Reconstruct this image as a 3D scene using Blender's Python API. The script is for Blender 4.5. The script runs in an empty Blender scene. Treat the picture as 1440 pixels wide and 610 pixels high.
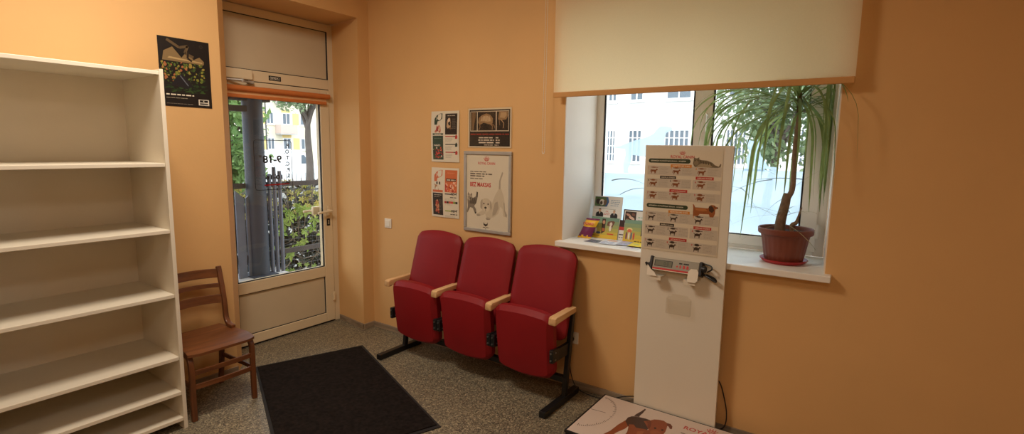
import bpy, bmesh, math, random
from mathutils import Vector, Matrix
R = random.Random(7)
C = bpy.context.scene.collection
PI = math.pi

# ------------------------------------------------------------------ colours / materials
def lin(c):
    return tuple(((v/255)/12.92 if v/255 <= .04045 else ((v/255+.055)/1.055)**2.4) for v in c)

def mat(name, col, rough=.6, metal=0., var=.0, scale=8., bump=0., bscale=None, col2=None, spec=.5, trans=0., coat=0.):
    m = bpy.data.materials.new(name); m.use_nodes = True
    nt = m.node_tree; N = nt.nodes; L = nt.links
    b = N['Principled BSDF']
    b.inputs['Roughness'].default_value = rough; b.inputs['Metallic'].default_value = metal
    b.inputs['Specular IOR Level'].default_value = spec
    b.inputs['Coat Weight'].default_value = coat
    c = lin(col)
    tc = N.new('ShaderNodeTexCoord')
    nz = N.new('ShaderNodeTexNoise'); nz.inputs['Scale'].default_value = scale; nz.inputs['Detail'].default_value = 4
    L.new(tc.outputs['Object'], nz.inputs['Vector'])
    rp = N.new('ShaderNodeValToRGB'); e = rp.color_ramp.elements
    e[0].position = .3; e[1].position = .7
    if col2 is not None: d = lin(col2)
    else: d = tuple(v*(1-var) for v in c)
    e[0].color = (*d, 1); e[1].color = (*c, 1)
    L.new(nz.outputs['Fac'], rp.inputs['Fac']); L.new(rp.outputs['Color'], b.inputs['Base Color'])
    if bump:
        n2 = N.new('ShaderNodeTexNoise'); n2.inputs['Scale'].default_value = bscale or scale*6; n2.inputs['Detail'].default_value = 6
        L.new(tc.outputs['Object'], n2.inputs['Vector'])
        bp = N.new('ShaderNodeBump'); bp.inputs['Strength'].default_value = bump; bp.inputs['Distance'].default_value = .01
        L.new(n2.outputs['Fac'], bp.inputs['Height']); L.new(bp.outputs['Normal'], b.inputs['Normal'])
    return m

def wood(name, c1, c2, axis=1, sc=6, rough=.45):
    m = mat(name, c1, rough); nt = m.node_tree; N = nt.nodes; L = nt.links
    nz = next(n for n in N if n.type == 'TEX_NOISE'); rp = next(n for n in N if n.type == 'VALTORGB')
    mp = N.new('ShaderNodeMapping'); s = [sc*9]*3; s[axis] = sc*.7; mp.inputs['Scale'].default_value = s
    tc = next(n for n in N if n.type == 'TEX_COORD')
    L.new(tc.outputs['Object'], mp.inputs['Vector']); L.new(mp.outputs['Vector'], nz.inputs['Vector'])
    nz.inputs['Scale'].default_value = 1.
    rp.color_ramp.elements[0].color = (*lin(c2), 1)
    return m

def printed(name, rough=.5, spec=.4):
    m = bpy.data.materials.new(name); m.use_nodes = True; nt = m.node_tree
    b = nt.nodes['Principled BSDF']; b.inputs['Roughness'].default_value = rough; b.inputs['Specular IOR Level'].default_value = spec
    a = nt.nodes.new('ShaderNodeVertexColor'); a.layer_name = 'Col'
    nt.links.new(a.outputs['Color'], b.inputs['Base Color'])
    return m

def glass(name, tint=(1, 1, 1), gloss=.05, rough=0.02):
    m = bpy.data.materials.new(name); m.use_nodes = True; nt = m.node_tree; N = nt.nodes; L = nt.links
    N.remove(N['Principled BSDF'])
    t = N.new('ShaderNodeBsdfTransparent'); t.inputs['Color'].default_value = (*tint, 1)
    g = N.new('ShaderNodeBsdfGlossy'); g.inputs['Roughness'].default_value = rough
    f = N.new('ShaderNodeLayerWeight'); pw = N.new('ShaderNodeMath'); pw.operation = 'POWER'; pw.inputs[1].default_value = 5
    ma = N.new('ShaderNodeMath'); ma.operation = 'MULTIPLY_ADD'; ma.inputs[1].default_value = .5; ma.inputs[2].default_value = gloss*.5
    L.new(f.outputs['Facing'], pw.inputs[0]); L.new(pw.outputs[0], ma.inputs[0])
    x = N.new('ShaderNodeMixShader')
    L.new(ma.outputs[0], x.inputs['Fac']); L.new(t.outputs[0], x.inputs[1]); L.new(g.outputs[0], x.inputs[2])
    L.new(x.outputs[0], N['Material Output'].inputs['Surface'])
    return m

def sheer(name, col, w_trans, w_tl):
    """translucent film / cloth: transparent + translucent + diffuse"""
    m = bpy.data.materials.new(name); m.use_nodes = True; nt = m.node_tree; N = nt.nodes; L = nt.links
    N.remove(N['Principled BSDF'])
    c = (*lin(col), 1)
    d = N.new('ShaderNodeBsdfDiffuse'); tl = N.new('ShaderNodeBsdfTranslucent'); t = N.new('ShaderNodeBsdfTransparent')
    tc = N.new('ShaderNodeTexCoord'); w = N.new('ShaderNodeTexNoise'); w.inputs['Scale'].default_value = 180
    mx = N.new('ShaderNodeMixRGB'); mx.inputs['Color1'].default_value = c; mx.inputs['Color2'].default_value = tuple(v*.93 for v in c[:3])+(1,)
    L.new(tc.outputs['Object'], w.inputs['Vector']); L.new(w.outputs['Fac'], mx.inputs['Fac'])
    L.new(mx.outputs[0], d.inputs['Color']); L.new(mx.outputs[0], tl.inputs['Color'])
    a = N.new('ShaderNodeMixShader'); a.inputs['Fac'].default_value = w_tl
    L.new(d.outputs[0], a.inputs[1]); L.new(tl.outputs[0], a.inputs[2])
    b = N.new('ShaderNodeMixShader'); b.inputs['Fac'].default_value = w_trans
    L.new(a.outputs[0], b.inputs[1]); L.new(t.outputs[0], b.inputs[2])
    L.new(b.outputs[0], N['Material Output'].inputs['Surface'])
    return m

WALL = mat('ochre wall paint', (222, 176, 116), .75, var=.08, scale=1.3, bump=.05, bscale=40)
SOFFIT = mat('white reveal paint', (236, 226, 212), .7, var=.04, scale=3, bump=.04, bscale=50)
CEIL = mat('ceiling white', (235, 225, 205), .8, var=.03, scale=2)
PVC = mat('white door plastic', (226, 208, 174), .35, var=.05, scale=3)
PVCP = mat('door infill panel', (208, 192, 162), .45, var=.05, scale=5)
WPVC = mat('window plastic', (246, 243, 237), .35, var=.03, scale=3)
SILLM = mat('sill laminate', (240, 236, 226), .4, var=.03, scale=4)
GASK = mat('black gasket', (22, 22, 24), .7)
BASE = wood('grey wood skirting', (165, 146, 122), (120, 104, 86), 1, 5, .55)
BASEX = wood('grey wood skirting b', (165, 146, 122), (120, 104, 86), 0, 5, .55)
RED = mat('red vinyl upholstery', (138, 22, 28), .55, var=.10, scale=5, bump=.06, bscale=260, spec=.28)
BLK = mat('black painted steel', (22, 22, 23), .45, var=.2, scale=10)
BOLT = mat('zinc bolt', (150, 150, 150), .35, metal=.9)
ARMW = wood('pale beech armrest', (228, 190, 140), (204, 160, 110), 1, 5, .45)
CHW = wood('brown bentwood', (120, 72, 38), (86, 48, 24), 1, 5, .4)
CHV = wood('brown bentwood upright', (116, 68, 36), (84, 48, 24), 2, 5, .4)
ALU = mat('brushed aluminium', (186, 182, 174), .45, metal=.45, var=.1, scale=20)
BOARD = mat('white display board', (226, 218, 200), .5, var=.02, scale=3)
METW = mat('white sheet metal', (226, 216, 196), .4, var=.03)
GREYM = mat('instrument grey', (150, 144, 128), .4, metal=.3, var=.06)
CABLE = mat('black cable', (18, 18, 19), .5)
POT = mat('terracotta plastic', (122, 62, 44), .5, var=.08, scale=12)
SAUCER = mat('red plastic saucer', (170, 26, 32), .35, var=.05)
SOIL = mat('soil', (52, 40, 32), .9, var=.5, scale=60, bump=.8, bscale=120)
BARK = mat('plant bark', (138, 112, 86), .8, var=.35, scale=40, bump=.6, bscale=90)
def leafmat(name, c1, c2, sc, tl=.45):
    m = mat(name, c1, .45, col2=c2, scale=sc, spec=.35); nt = m.node_tree; N = nt.nodes; L = nt.links
    b = N['Principled BSDF']; t = N.new('ShaderNodeBsdfTranslucent'); x = N.new('ShaderNodeMixShader'); x.inputs['Fac'].default_value = tl
    rp = next(n for n in N if n.type == 'VALTORGB'); L.new(rp.outputs['Color'], t.inputs['Color'])
    L.new(b.outputs[0], x.inputs[1]); L.new(t.outputs[0], x.inputs[2]); L.new(x.outputs[0], N['Material Output'].inputs['Surface']); return m
LEAF = leafmat('ribbon leaf', (156, 172, 104), (98, 122, 66), 7, .5)
LEAFD = mat('dry leaf', (150, 140, 84), .6, var=.2)
SOCK = mat('white switch plastic', (232, 224, 206), .4)
MATM = mat('dark pile doormat', (48, 40, 36), .95, col2=(30, 25, 23), scale=45, bump=1., bscale=420, spec=.1)
MATE = mat('doormat rubber edge', (28, 25, 24), .8)
PRINT = printed('printed paper', .45)
PRINTM = printed('printed matt', .75, .2)
GLASS = glass('clear pane', (.97, .985, .98), .05)
SLEEVE = glass('clear plastic sleeve', (.99, .985, .97), .045, .12)
ACRY = glass('clear acrylic', (.985, .98, .97), .04, .05)
FILM = sheer('frosted film', (212, 230, 243), .34, .93)
BLIND = sheer('cream blind cloth', (255, 244, 218), .0, .70)
BLINDO = mat('blind hem tan', (206, 152, 88), .7, var=.06, scale=12)
ORANGE = mat('orange door blind', (206, 120, 58), .7, var=.1, scale=14)
ORANGEL = mat('peach door blind', (226, 176, 124), .7, var=.1, scale=14)

def floor_mat():
    m = bpy.data.materials.new('speckled linoleum'); m.use_nodes = True; nt = m.node_tree; N = nt.nodes; L = nt.links
    b = N['Principled BSDF']; b.inputs['Roughness'].default_value = .42; b.inputs['Specular IOR Level'].default_value = .4
    tc = N.new('ShaderNodeTexCoord')
    v = N.new('ShaderNodeTexVoronoi'); v.inputs['Scale'].default_value = 150
    L.new(tc.outputs['Object'], v.inputs['Vector'])
    sp = N.new('ShaderNodeSeparateColor'); L.new(v.outputs['Color'], sp.inputs[0])
    r = N.new('ShaderNodeValToRGB'); r.color_ramp.interpolation = 'CONSTANT'
    cols = [(0, (116, 106, 88)), (.3, (140, 130, 106)), (.55, (98, 90, 76)), (.74, (164, 152, 124)), (.88, (78, 72, 62)), (.95, (184, 170, 140))]
    e = r.color_ramp.elements
    while len(e) < len(cols): e.new(.5)
    for i, (p, c) in enumerate(cols): e[i].position = p; e[i].color = (*lin(c), 1)
    L.new(sp.outputs[0], r.inputs['Fac'])
    n = N.new('ShaderNodeTexNoise'); n.inputs['Scale'].default_value = 1.6; L.new(tc.outputs['Object'], n.inputs['Vector'])
    mx = N.new('ShaderNodeMixRGB'); mx.blend_type = 'MULTIPLY'; mx.inputs['Fac'].default_value = .25
    L.new(r.outputs['Color'], mx.inputs['Color1']); L.new(n.outputs['Fac'], mx.inputs['Color2'])
    L.new(mx.outputs[0], b.inputs['Base Color'])
    return m
FLOOR = floor_mat()

# ------------------------------------------------------------------ mesh builder
class MB:
    def __init__(s): s.bm = bmesh.new(); s.mi = 0
    def _mark(s):
        for f in s.bm.faces:
            if not f.tag: f.material_index = s.mi; f.tag = True
    def box(s, x0, x1, y0, y1, z0, z1, bev=0, M=None, seg=2):
        g = bmesh.ops.create_cube(s.bm, size=1)['verts']
        for v in g:
            v.co = Vector(((x0+x1)/2+v.co.x*(x1-x0), (y0+y1)/2+v.co.y*(y1-y0), (z0+z1)/2+v.co.z*(z1-z0)))
            if M: v.co = M @ v.co
        if bev:
            ed = list({e for v in g for e in v.link_edges})
            bmesh.ops.bevel(s.bm, geom=ed, offset=bev, segments=seg, profile=.5, affect='EDGES')
        s._mark(); return s
    def bar(s, p0, p1, w, t, up=(0, 0, 1), bev=0):
        """rectangular bar from p0 to p1; w along side axis, t along up axis"""
        p0, p1 = Vector(p0), Vector(p1); d = p1-p0; L = d.length; z = d.normalized()
        x = Vector(up).cross(z); x.normalize(); y = z.cross(x)
        M = Matrix((x, y, z)).transposed().to_4x4(); M.translation = (p0+p1)/2
        return s.box(-w/2, w/2, -t/2, t/2, -L/2, L/2, bev, M)
    def tube(s, pts, r, seg=8, cap=True):
        pts = [Vector(p) for p in pts]; n = len(pts)
        rs = r if isinstance(r, (list, tuple)) else [r]*n
        t0 = (pts[1]-pts[0]).normalized()
        a = Vector((0, 0, 1)) if abs(t0.z) < .9 else Vector((1, 0, 0))
        nrm = t0.cross(a).normalized(); rings = []
        for i in range(n):
            t = (pts[min(i+1, n-1)]-pts[max(i-1, 0)]).normalized()
            nrm = (nrm-t*nrm.dot(t)); nrm.normalize(); b = t.cross(nrm)
            rings.append([s.bm.verts.new(pts[i]+(nrm*math.cos(2*PI*k/seg)+b*math.sin(2*PI*k/seg))*rs[i]) for k in range(seg)])
        for i in range(n-1):
            for k in range(seg):
                f = s.bm.faces.new((rings[i][k], rings[i][(k+1) % seg], rings[i+1][(k+1) % seg], rings[i+1][k])); f.material_index = s.mi; f.tag = True
        if cap:
            for rg in (rings[0][::-1], rings[-1]):
                f = s.bm.faces.new(rg); f.material_index = s.mi; f.tag = True
        return s
    def lathe(s, prof, c=(0, 0, 0), seg=40, rib=None):
        c = Vector(c); rings = []
        for i, (r, z) in enumerate(prof):
            ring = []
            for k in range(seg):
                rr = r*(1+(rib(i, k) if rib else 0))
                ring.append(s.bm.verts.new(c+Vector((rr*math.cos(2*PI*k/seg), rr*math.sin(2*PI*k/seg), z))))
            rings.append(ring)
        for i in range(len(rings)-1):
            for k in range(seg):
                f = s.bm.faces.new((rings[i][k], rings[i][(k+1) % seg], rings[i+1][(k+1) % seg], rings[i+1][k])); f.material_index = s.mi; f.tag = True
        f = s.bm.faces.new(rings[0][::-1]); f.tag = True; f.material_index = s.mi
        f = s.bm.faces.new(rings[-1]); f.tag = True; f.material_index = s.mi
        return s
    def prism(s, poly, O, U, V, W, bev=0):
        """poly (u,v) in frame O,U,V, extruded by vector W"""
        O, U, V, W = Vector(O), Vector(U), Vector(V), Vector(W)
        a = [s.bm.verts.new(O+U*u+V*v) for u, v in poly]; b = [s.bm.verts.new(O+U*u+V*v+W) for u, v in poly]
        fs = [s.bm.faces.new(a[::-1]), s.bm.faces.new(b)]; n = len(a)
        for i in range(n): fs.append(s.bm.faces.new((a[i], a[(i+1) % n], b[(i+1) % n], b[i])))
        if bev:
            ed = list({e for f in fs[:2] for e in f.edges})
            bmesh.ops.bevel(s.bm, geom=ed, offset=bev, segments=2, profile=.5, affect='EDGES')
        s._mark(); return s
    def plan(s, poly, z0, z1): return s.prism(poly, (0, 0, z0), (1, 0, 0), (0, 1, 0), (0, 0, z1-z0))
    def quad(s, a, b, c, d):
        f = s.bm.faces.new([s.bm.verts.new(Vector(p)) for p in (a, b, c, d)]); f.material_index = s.mi; f.tag = True; return s
    def ball(s, c, r, sub=1, sc=(1, 1, 1)):
        g = bmesh.ops.create_icosphere(s.bm, subdivisions=sub, radius=r)['verts']
        for v in g: v.co = Vector((v.co.x*sc[0], v.co.y*sc[1], v.co.z*sc[2]))+Vector(c)
        s._mark(); return s
    def build(s, name, mats, parent=None, smooth=False, loc=None, recalc=True):
        if recalc: bmesh.ops.recalc_face_normals(s.bm, faces=s.bm.faces)
        me = bpy.data.meshes.new(name); s.bm.to_mesh(me); s.bm.free()
        for m in (mats if isinstance(mats, (list, tuple)) else [mats]): me.materials.append(m)
        if smooth:
            for p in me.polygons: p.use_smooth = True
            try: me.set_sharp_from_angle(angle=math.radians(38))
            except Exception: pass
        o = bpy.data.objects.new(name, me); C.objects.link(o)
        if parent: o.parent = parent
        if loc: o.location = loc
        return o

def tag(o, label=None, cat=None, group=None, kind=None):
    if label: o['label'] = label
    if cat: o['category'] = cat
    if group: o['group'] = group
    if kind: o['kind'] = kind
    return o
def thing(name, label, cat, loc=(0, 0, 0), group=None, rz=0):
    o = bpy.data.objects.new(name, None); C.objects.link(o); o.empty_display_size = .05
    o.location = loc; o.rotation_euler = (0, 0, rz)
    return tag(o, label, cat, group)
def struct(o): o['kind'] = 'structure'; return o

# ------------------------------------------------------------------ flat printed art
_tc = {}
def text_geo(s, bold=.0):
    k = (s, bold)
    if k in _tc: return _tc[k]
    cu = bpy.data.curves.new('t', 'FONT'); cu.body = s; cu.size = 1; cu.offset = bold; cu.resolution_u = 3; cu.fill_mode = 'FRONT' if hasattr(cu, 'fill_mode') else cu.fill_mode
    o = bpy.data.objects.new('t', cu); C.objects.link(o)
    dg = bpy.context.evaluated_depsgraph_get(); me = bpy.data.meshes.new_from_object(o.evaluated_get(dg))
    vs = [(v.co.x, v.co.y) for v in me.vertices]; fs = [tuple(p.vertices) for p in me.polygons]
    bpy.data.objects.remove(o); bpy.data.curves.remove(cu); bpy.data.meshes.remove(me)
    x0 = min(v[0] for v in vs); x1 = max(v[0] for v in vs); y0 = min(v[1] for v in vs); y1 = max(v[1] for v in vs)
    vs = [((x-x0)/(x1-x0), (y-y0)/(y1-y0)) for x, y in vs]
    _tc[k] = (vs, fs, (x1-x0)/(y1-y0)); return _tc[k]

class Art:
    """flat printing on a sheet; units are metres on the sheet, origin at its lower left"""
    def __init__(s, O, U, V, step=.00025, fn=None):
        s.bm = bmesh.new(); s.cl = s.bm.loops.layers.float_color.new('Col')
        s.O, s.U, s.V = Vector(O), Vector(U).normalized(), Vector(V).normalized(); s.N = s.U.cross(s.V); s.n = 0; s.step = step
        s.fn = fn; s.items = []; s.step = 6e-5 if not fn else 1.2e-4; s.n = s.step
    def layer(s, x0, y0, x1, y1):
        k = 1
        for a, b, c, d, l in s.items:
            if l >= k and a < x1 and c > x0 and b < y1 and d > y0: k = l+1
        s.items.append((x0, y0, x1, y1, k)); s.n = k*s.step
    def P(s, u, v, n): return s.O+s.U*u+s.V*v+s.N*(n+(s.fn(u, v) if s.fn else 0))
    def _face(s, vs, c):
        try: f = s.bm.faces.new(vs)
        except ValueError: return
        for l in f.loops: l[s.cl] = c
    def poly(s, pts, col, lift=True):
        if lift is not None: s.layer(min(q[0] for q in pts), min(q[1] for q in pts), max(q[0] for q in pts), max(q[1] for q in pts))
        c = (*lin(col), 1)
        a = sum(pts[i][0]*pts[(i+1) % len(pts)][1]-pts[(i+1) % len(pts)][0]*pts[i][1] for i in range(len(pts)))
        if a < 0: pts = pts[::-1]
        s._face([s.bm.verts.new(s.P(u, v, s.n)) for u, v in pts], c); return s
    def rect(s, x0, y0, x1, y1, col, lift=True):
        if s.fn and max(x1-x0, y1-y0) > .02:
            s.layer(x0, y0, x1, y1); nx, ny = max(1, int((x1-x0)/.012)), max(1, int((y1-y0)/.012)); X = lambda i: x0+(x1-x0)*i/nx; Y = lambda j: y0+(y1-y0)*j/ny
            for j in range(ny):
                for i in range(nx): s.poly([(X(i), Y(j)), (X(i+1), Y(j)), (X(i+1), Y(j+1)), (X(i), Y(j+1))], col, None)
            return s
        return s.poly([(x0, y0), (x1, y0), (x1, y1), (x0, y1)], col, lift)
    def rrect(s, x0, y0, x1, y1, r, col, k=5):
        pts = []
        for cx, cy, a in ((x1-r, y1-r, 0), (x0+r, y1-r, 90), (x0+r, y0+r, 180), (x1-r, y0+r, 270)):
            for i in range(k+1):
                t = math.radians(a+90*i/k); pts.append((cx+r*math.cos(t), cy+r*math.sin(t)))
        return s.poly(pts, col)
    def ell(s, cx, cy, rx, ry, col, k=16, rot=0, lift=True):
        return s.poly([(cx+rx*math.cos(2*PI*i/k)*math.cos(rot)-ry*math.sin(2*PI*i/k)*math.sin(rot),
                        cy+rx*math.cos(2*PI*i/k)*math.sin(rot)+ry*math.sin(2*PI*i/k)*math.cos(rot)) for i in range(k)], col, lift)
    def shape(s, pts, x, y, w, h, col, flip=False, lift=True):
        return s.poly([(x+(1-u if flip else u)*w, y+v*h) for u, v in pts], col, lift)
    def line(s, pts, w, col, lift=True):
        s.layer(min(q[0] for q in pts)-w, min(q[1] for q in pts)-w, max(q[0] for q in pts)+w, max(q[1] for q in pts)+w)
        for i in range(len(pts)-1):
            (a, b), (c, d) = pts[i], pts[i+1]; L = math.hypot(c-a, d-b) or 1; nx, ny = -(d-b)/L*w/2, (c-a)/L*w/2
            s.poly([(a+nx, b+ny), (a-nx, b-ny), (c-nx, d-ny), (c+nx, d+ny)], col, None)
        return s
    def text(s, t, x, y, h, col, w=None, align='l', bold=.0):
        vs, fs, asp = text_geo(t, bold); c = (*lin(col), 1)
        w = w or h*asp
        x -= w*{'l': 0, 'c': .5, 'r': 1}[align]
        s.layer(x, y, x+w, y+h)
        bv = [s.bm.verts.new(s.P(x+u*w, y+v*h, s.n)) for u, v in vs]
        for f in fs: s._face([bv[i] for i in f], c)
        return s
    def words(s, x0, x1, y, h, col, seed=1, rag=.25):
        """a line of small print too fine to read"""
        r = random.Random(seed); s.layer(x0, y, x1, y+h); x = x0; end = x1-(x1-x0)*rag*r.random()
        while x < end:
            w = h*r.uniform(1.2, 4.5); w = min(w, end-x)
            if w < h*.5: break
            s.rect(x, y, x+w, y+h*.62, col, None); x += w+h*.55
        return s
    def para(s, x0, x1, ytop, n, lh, col, seed=1, h=None):
        for i in range(n): s.words(x0, x1, ytop-(i+1)*lh, h or lh*.5, col, seed*31+i)
        return s
    def build(s, name, parent=None, back=None, m=None, thick=.0006):
        if back:      # back = (w, h, col): the sheet itself, a thin slab
            w, h, col = back; c = (*lin(col), 1); k = 28 if s.fn else 1
            rows = []
            for z in (0, -thick):
                rows.append([[s.bm.verts.new(s.P(w*i/k, h*j/k, z)) for i in range(k+1)] for j in range(k+1)])
            for q, g in enumerate(rows):
                for j in range(k):
                    for i in range(k):
                        f = [g[j][i], g[j][i+1], g[j+1][i+1], g[j+1][i]]; s._face(f if q == 0 else f[::-1], c)
            a, b = rows; rim = [(0, i) for i in range(k)]+[(j, k) for j in range(k)]+[(k, i) for i in range(k, 0, -1)]+[(j, 0) for j in range(k, 0, -1)]
            for q in range(len(rim)):
                (j, i), (J, I) = rim[q], rim[(q+1) % len(rim)]
                s._face([b[j][i], b[J][I], a[J][I], a[j][i]], c)
        me = bpy.data.meshes.new(name); s.bm.to_mesh(me); s.bm.free(); me.materials.append(m or PRINT)
        o = bpy.data.objects.new(name, me); C.objects.link(o)
        if parent: o.parent = parent
        return o

DOG = [(0, .86), (.05, .68), (.12, .60), (.14, .47), (.10, .30), (.13, .17), (.12, 0), (.20, 0), (.21, .16), (.27, .32), (.34, .42), (.60, .40), (.63, .28), (.64, 0), (.73, 0), (.73, .28), (.78, .48), (.82, .62), (.86, .70), (.92, .68), (1, .73), (.98, .80), (.91, .84), (.87, .94), (.80, .95), (.75, .82), (.68, .70), (.40, .67), (.17, .70), (.08, .76), (.03, .90)]
CATS = [(0, .30), (.02, .24), (.07, .36), (.12, .62), (.17, .56), (.16, .36), (.19, .22), (.15, 0), (.23, 0), (.27, .22), (.33, .42), (.56, .38), (.60, .22), (.56, 0), (.63, 0), (.68, .22), (.73, .02), (.80, 0), (.77, .30), (.82, .56), (.88, .66), (.98, .66), (1, .76), (.94, .90), (.92, 1), (.87, .92), (.82, .96), (.78, .80), (.70, .74), (.40, .76), (.18, .78), (.09, .72), (.03, .50)]
BUST = [(.0, 0), (0, .30), (.10, .46), (.34, .54), (.38, .62), (.62, .62), (.66, .54), (.9, .46), (1, .3), (1, 0)]
def crown(a, cx, y, w, h, col):
    """open crown of five curled rays over a small bowl"""
    t = w*.10
    for k, (dx, hh) in enumerate(((-.46, .62), (-.25, .9), (0, 1), (.25, .9), (.46, .62))):
        bx = cx+dx*w*.55
        a.line([(bx, y+h*.12), (cx+dx*w*.95, y+h*.45), (cx+dx*w*1.08, y+h*hh)], t*.8, col, k == 0)
    a.line([(cx-w*.34, y+h*.16), (cx-w*.14, y), (cx+w*.14, y), (cx+w*.34, y+h*.16)], t, col)
    a.ell(cx-w*.12, y+h*.5, w*.07, h*.08, col); a.ell(cx+w*.12, y+h*.5, w*.07, h*.08, col)
#@@PART2
# ================================================================== ROOM SHELL
H_C = 3.1; XW = 5.2; YF = -5.2
b = MB(); b.box(0, XW, YF, 0, -.12, 0); b.plan([(0, -1.24), (-.1, -1.155), (-.5, -1.155), (-.5, -.055), (0, -.116)], -.12, 0)
struct(b.build('floor', FLOOR))
b = MB(); b.box(-.5, XW+.2, YF-.2, .56, H_C, H_C+.15); struct(b.build('ceiling', CEIL))
b = MB()
b.plan([(0, YF), (0, -1.24), (-.1, -1.155), (-.5, -1.155), (-.5, YF)], -.12, H_C)
b.plan([(0, -.116), (0, .0), (-.5, .0), (-.5, -.055)], -.12, H_C)
b.plan([(0, -1.24), (-.1, -1.155), (-.5, -1.155), (-.5, -.055), (0, -.116)], 2.66, H_C)
struct(b.build('wall_left', WALL))
WX0, WX1, WZ0, WZ1, WD = 1.914, 3.447, .985, 2.5, .464
b = MB()
b.box(-.5, WX0, 0, .56, -.12, H_C); b.box(WX1, XW+.2, 0, .56, -.12, H_C)
b.box(WX0, WX1, 0, .56, -.12, WZ0-.012); b.box(WX0, WX1, 0, .56, WZ1, H_C)
struct(b.build('wall_back', WALL))
b = MB(); b.box(XW, XW+.2, YF-.2, 0, -.12, H_C); struct(b.build('wall_right', WALL))
b = MB(); b.box(-.5, XW, YF-.2, YF, -.12, H_C); struct(b.build('wall_front', WALL))
# white lining of the window recess
b = MB()
b.box(WX0-.001, WX0+.006, .002, WD, WZ0+.02, WZ1); b.box(WX0, WX1, .002, WD, WZ1-.006, WZ1+.001)
b.plan([(WX1+.001, .002), (WX1-.006, .002), (3.404, WD), (WX1+.001, WD)], WZ0+.02, WZ1)
struct(b.build('trim_1', SOFFIT))
# skirting
b = MB(); b.box(.001, .013, -1.75, -1.238, 0, .05, .003); b.box(.001, .013, -.118, -.001, 0, .05, .003); b.box(.001, .013, YF, -2.75, 0, .05, .003)
struct(b.build('baseboard_left', BASE))
b = MB(); b.box(.001, XW, -.013, -.001, 0, .05, .003); struct(b.build('baseboard_back', BASEX))
b = MB(); b.prism([(0, 0), (0, .05), (.01, .05), (.013, .046), (.013, 0)], (0, -.118, 0), (.15, -1, 0), (0, 0, 1), (-.404, .061, 0))
struct(b.build('baseboard_recess', BASEX))

# ------------------------------------------------------------------ door
DX = -.405
d = thing('door_1', None, None, (DX, 0, 0)); d['kind'] = 'structure'
Y0, Y1, ZT = -1.15, -.058, 2.652
b = MB()
for a in ((Y0, -1.092, 0, ZT), (-.118, Y1, 0, ZT), (-1.092, -.118, 2.59, ZT), (-1.092, -.118, 2.10, 2.183)):
    b.box(-.07, 0, a[0], a[1], a[2], a[3], .004)
b.build('door_frame', PVC, d)
b = MB(); b.box(-.05, -.012, -1.085, -.125, 2.183, 2.59); b.build('transom_panel', PVCP, d)
b = MB()
def gask(b, y0, y1, z0, z1, x=.001, w=.005):
    for q in ((y0, y1, z0, z0+w), (y0, y1, z1-w, z1), (y0, y0+w, z0, z1), (y1-w, y1, z0, z1)): b.box(x-.014, x, *q)
gask(b, -1.092, -.118, 2.183, 2.59, -.002); b.build('gasket', GASK, d)
lf = MB()
for a in ((-1.088, -1.0, .015, 2.094), (-.212, -.1225, .015, 2.094), (-1.0, -.212, .015, .095), (-1.0, -.212, .437, .53), (-1.0, -.212, 1.975, 2.094)):
    lf.box(-.06, .008, a[0], a[1], a[2], a[3], .004)
leaf = lf.build('door_leaf', PVC, d)
b = MB(); b.box(-.045, -.008, -1.0, -.212, .095, .437); b.build('lower_panel', PVCP, leaf)
b = MB(); gask(b, -1.0, -.212, .095, .437, -.001); gask(b, -1.0, -.212, .53, 1.975, .0, .007)
b.box(-.03, .0, -.1225, -.1185, .015, 2.097); b.box(-.03, 0, -1.09, -.118, 2.0945, 2.0985); b.box(-.04, .002, -1.09, -.12, .004, .014)
b.build('leaf_gasket', GASK, leaf)
b = MB(); b.box(-.032, -.026, -1.005, -.207, .525, 1.98); b.build('pane', GLASS, leaf)
b = MB(); b.box(.008, .016, -.185, -.15, .985, 1.085, .006); b.tube([(.012, -.168, 1.035), (.055, -.168, 1.035)], .011, 12)
b.tube([(.055, -.160, 1.035), (.056, -.2, 1.034), (.055, -.25, 1.03), (.05, -.295, 1.024)], [.0125, .011, .0105, .010], 12)
b.build('handle', PVC, leaf, True)
b = MB(); b.box(.008, .013, -.183, -.152, .90, .965, .005); b.mi = 1; b.box(.012, .0145, -.173, -.162, .915, .95, .003); b.build('lock_plate', [PVC, BLK], leaf)
b = MB(); b.box(.008, .02, -.145, -.12, 2.02, 2.075, .004); b.box(.008, .02, -.145, -.12, .2, .28, .004); b.build('hinge', PVC, leaf)
b = MB(); b.box(-.09, -.062, -.27, -.17, 1.0, 1.07, .004); b.tube([(-.085, -.18, 1.03), (-.115, -.18, 1.03), (-.12, -.22, 1.03), (-.115, -.33, 1.03)], .011, 10); b.build('outer_handle', PVC, leaf, True)
# opening hours lettering on the glass, written to be read from outside
a = Art((-.034, -.475, 1.25), (0, -1, 0), (0, 0, 1))
W_, H_ = .325, .40; K = (20, 20, 26)
def ring(a, x0, y0, x1, y1, r, w, col):
    pts = []
    for cx, cy, t0 in ((x1-r, y1-r, 0), (x0+r, y1-r, 90), (x0+r, y0+r, 180), (x1-r, y0+r, 270)):
        for i in range(5): t = math.radians(t0+22.5*i); pts.append((cx+r*math.cos(t), cy+r*math.sin(t)))
    a.line(pts+[pts[0]], w, col)
ring(a, 0, 0, W_, H_, .02, .005, K)
for i, s in enumerate(['P.', 'O.', 'T.', 'C.', 'P.', 'S.', 'Sv.']):
    a.text(s, .022, .342-.05*i, .034, K, bold=.04)
a.text('9-18', .09, .215, .064, K, w=.165, bold=.035); a.text('00', .128, .268, .014, K); a.text('00', .262, .262, .018, K, bold=.03)
a.text('10-16', .09, .082, .038, K, w=.15, bold=.03); a.text('00', .148, .118, .011, K); a.text('00', .245, .115, .012, K)
a.line([(.03, .042), (.25, .038)], .010, (170, 20, 30))
a.build('opening_hours_lettering', leaf, m=PRINTM)
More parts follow.
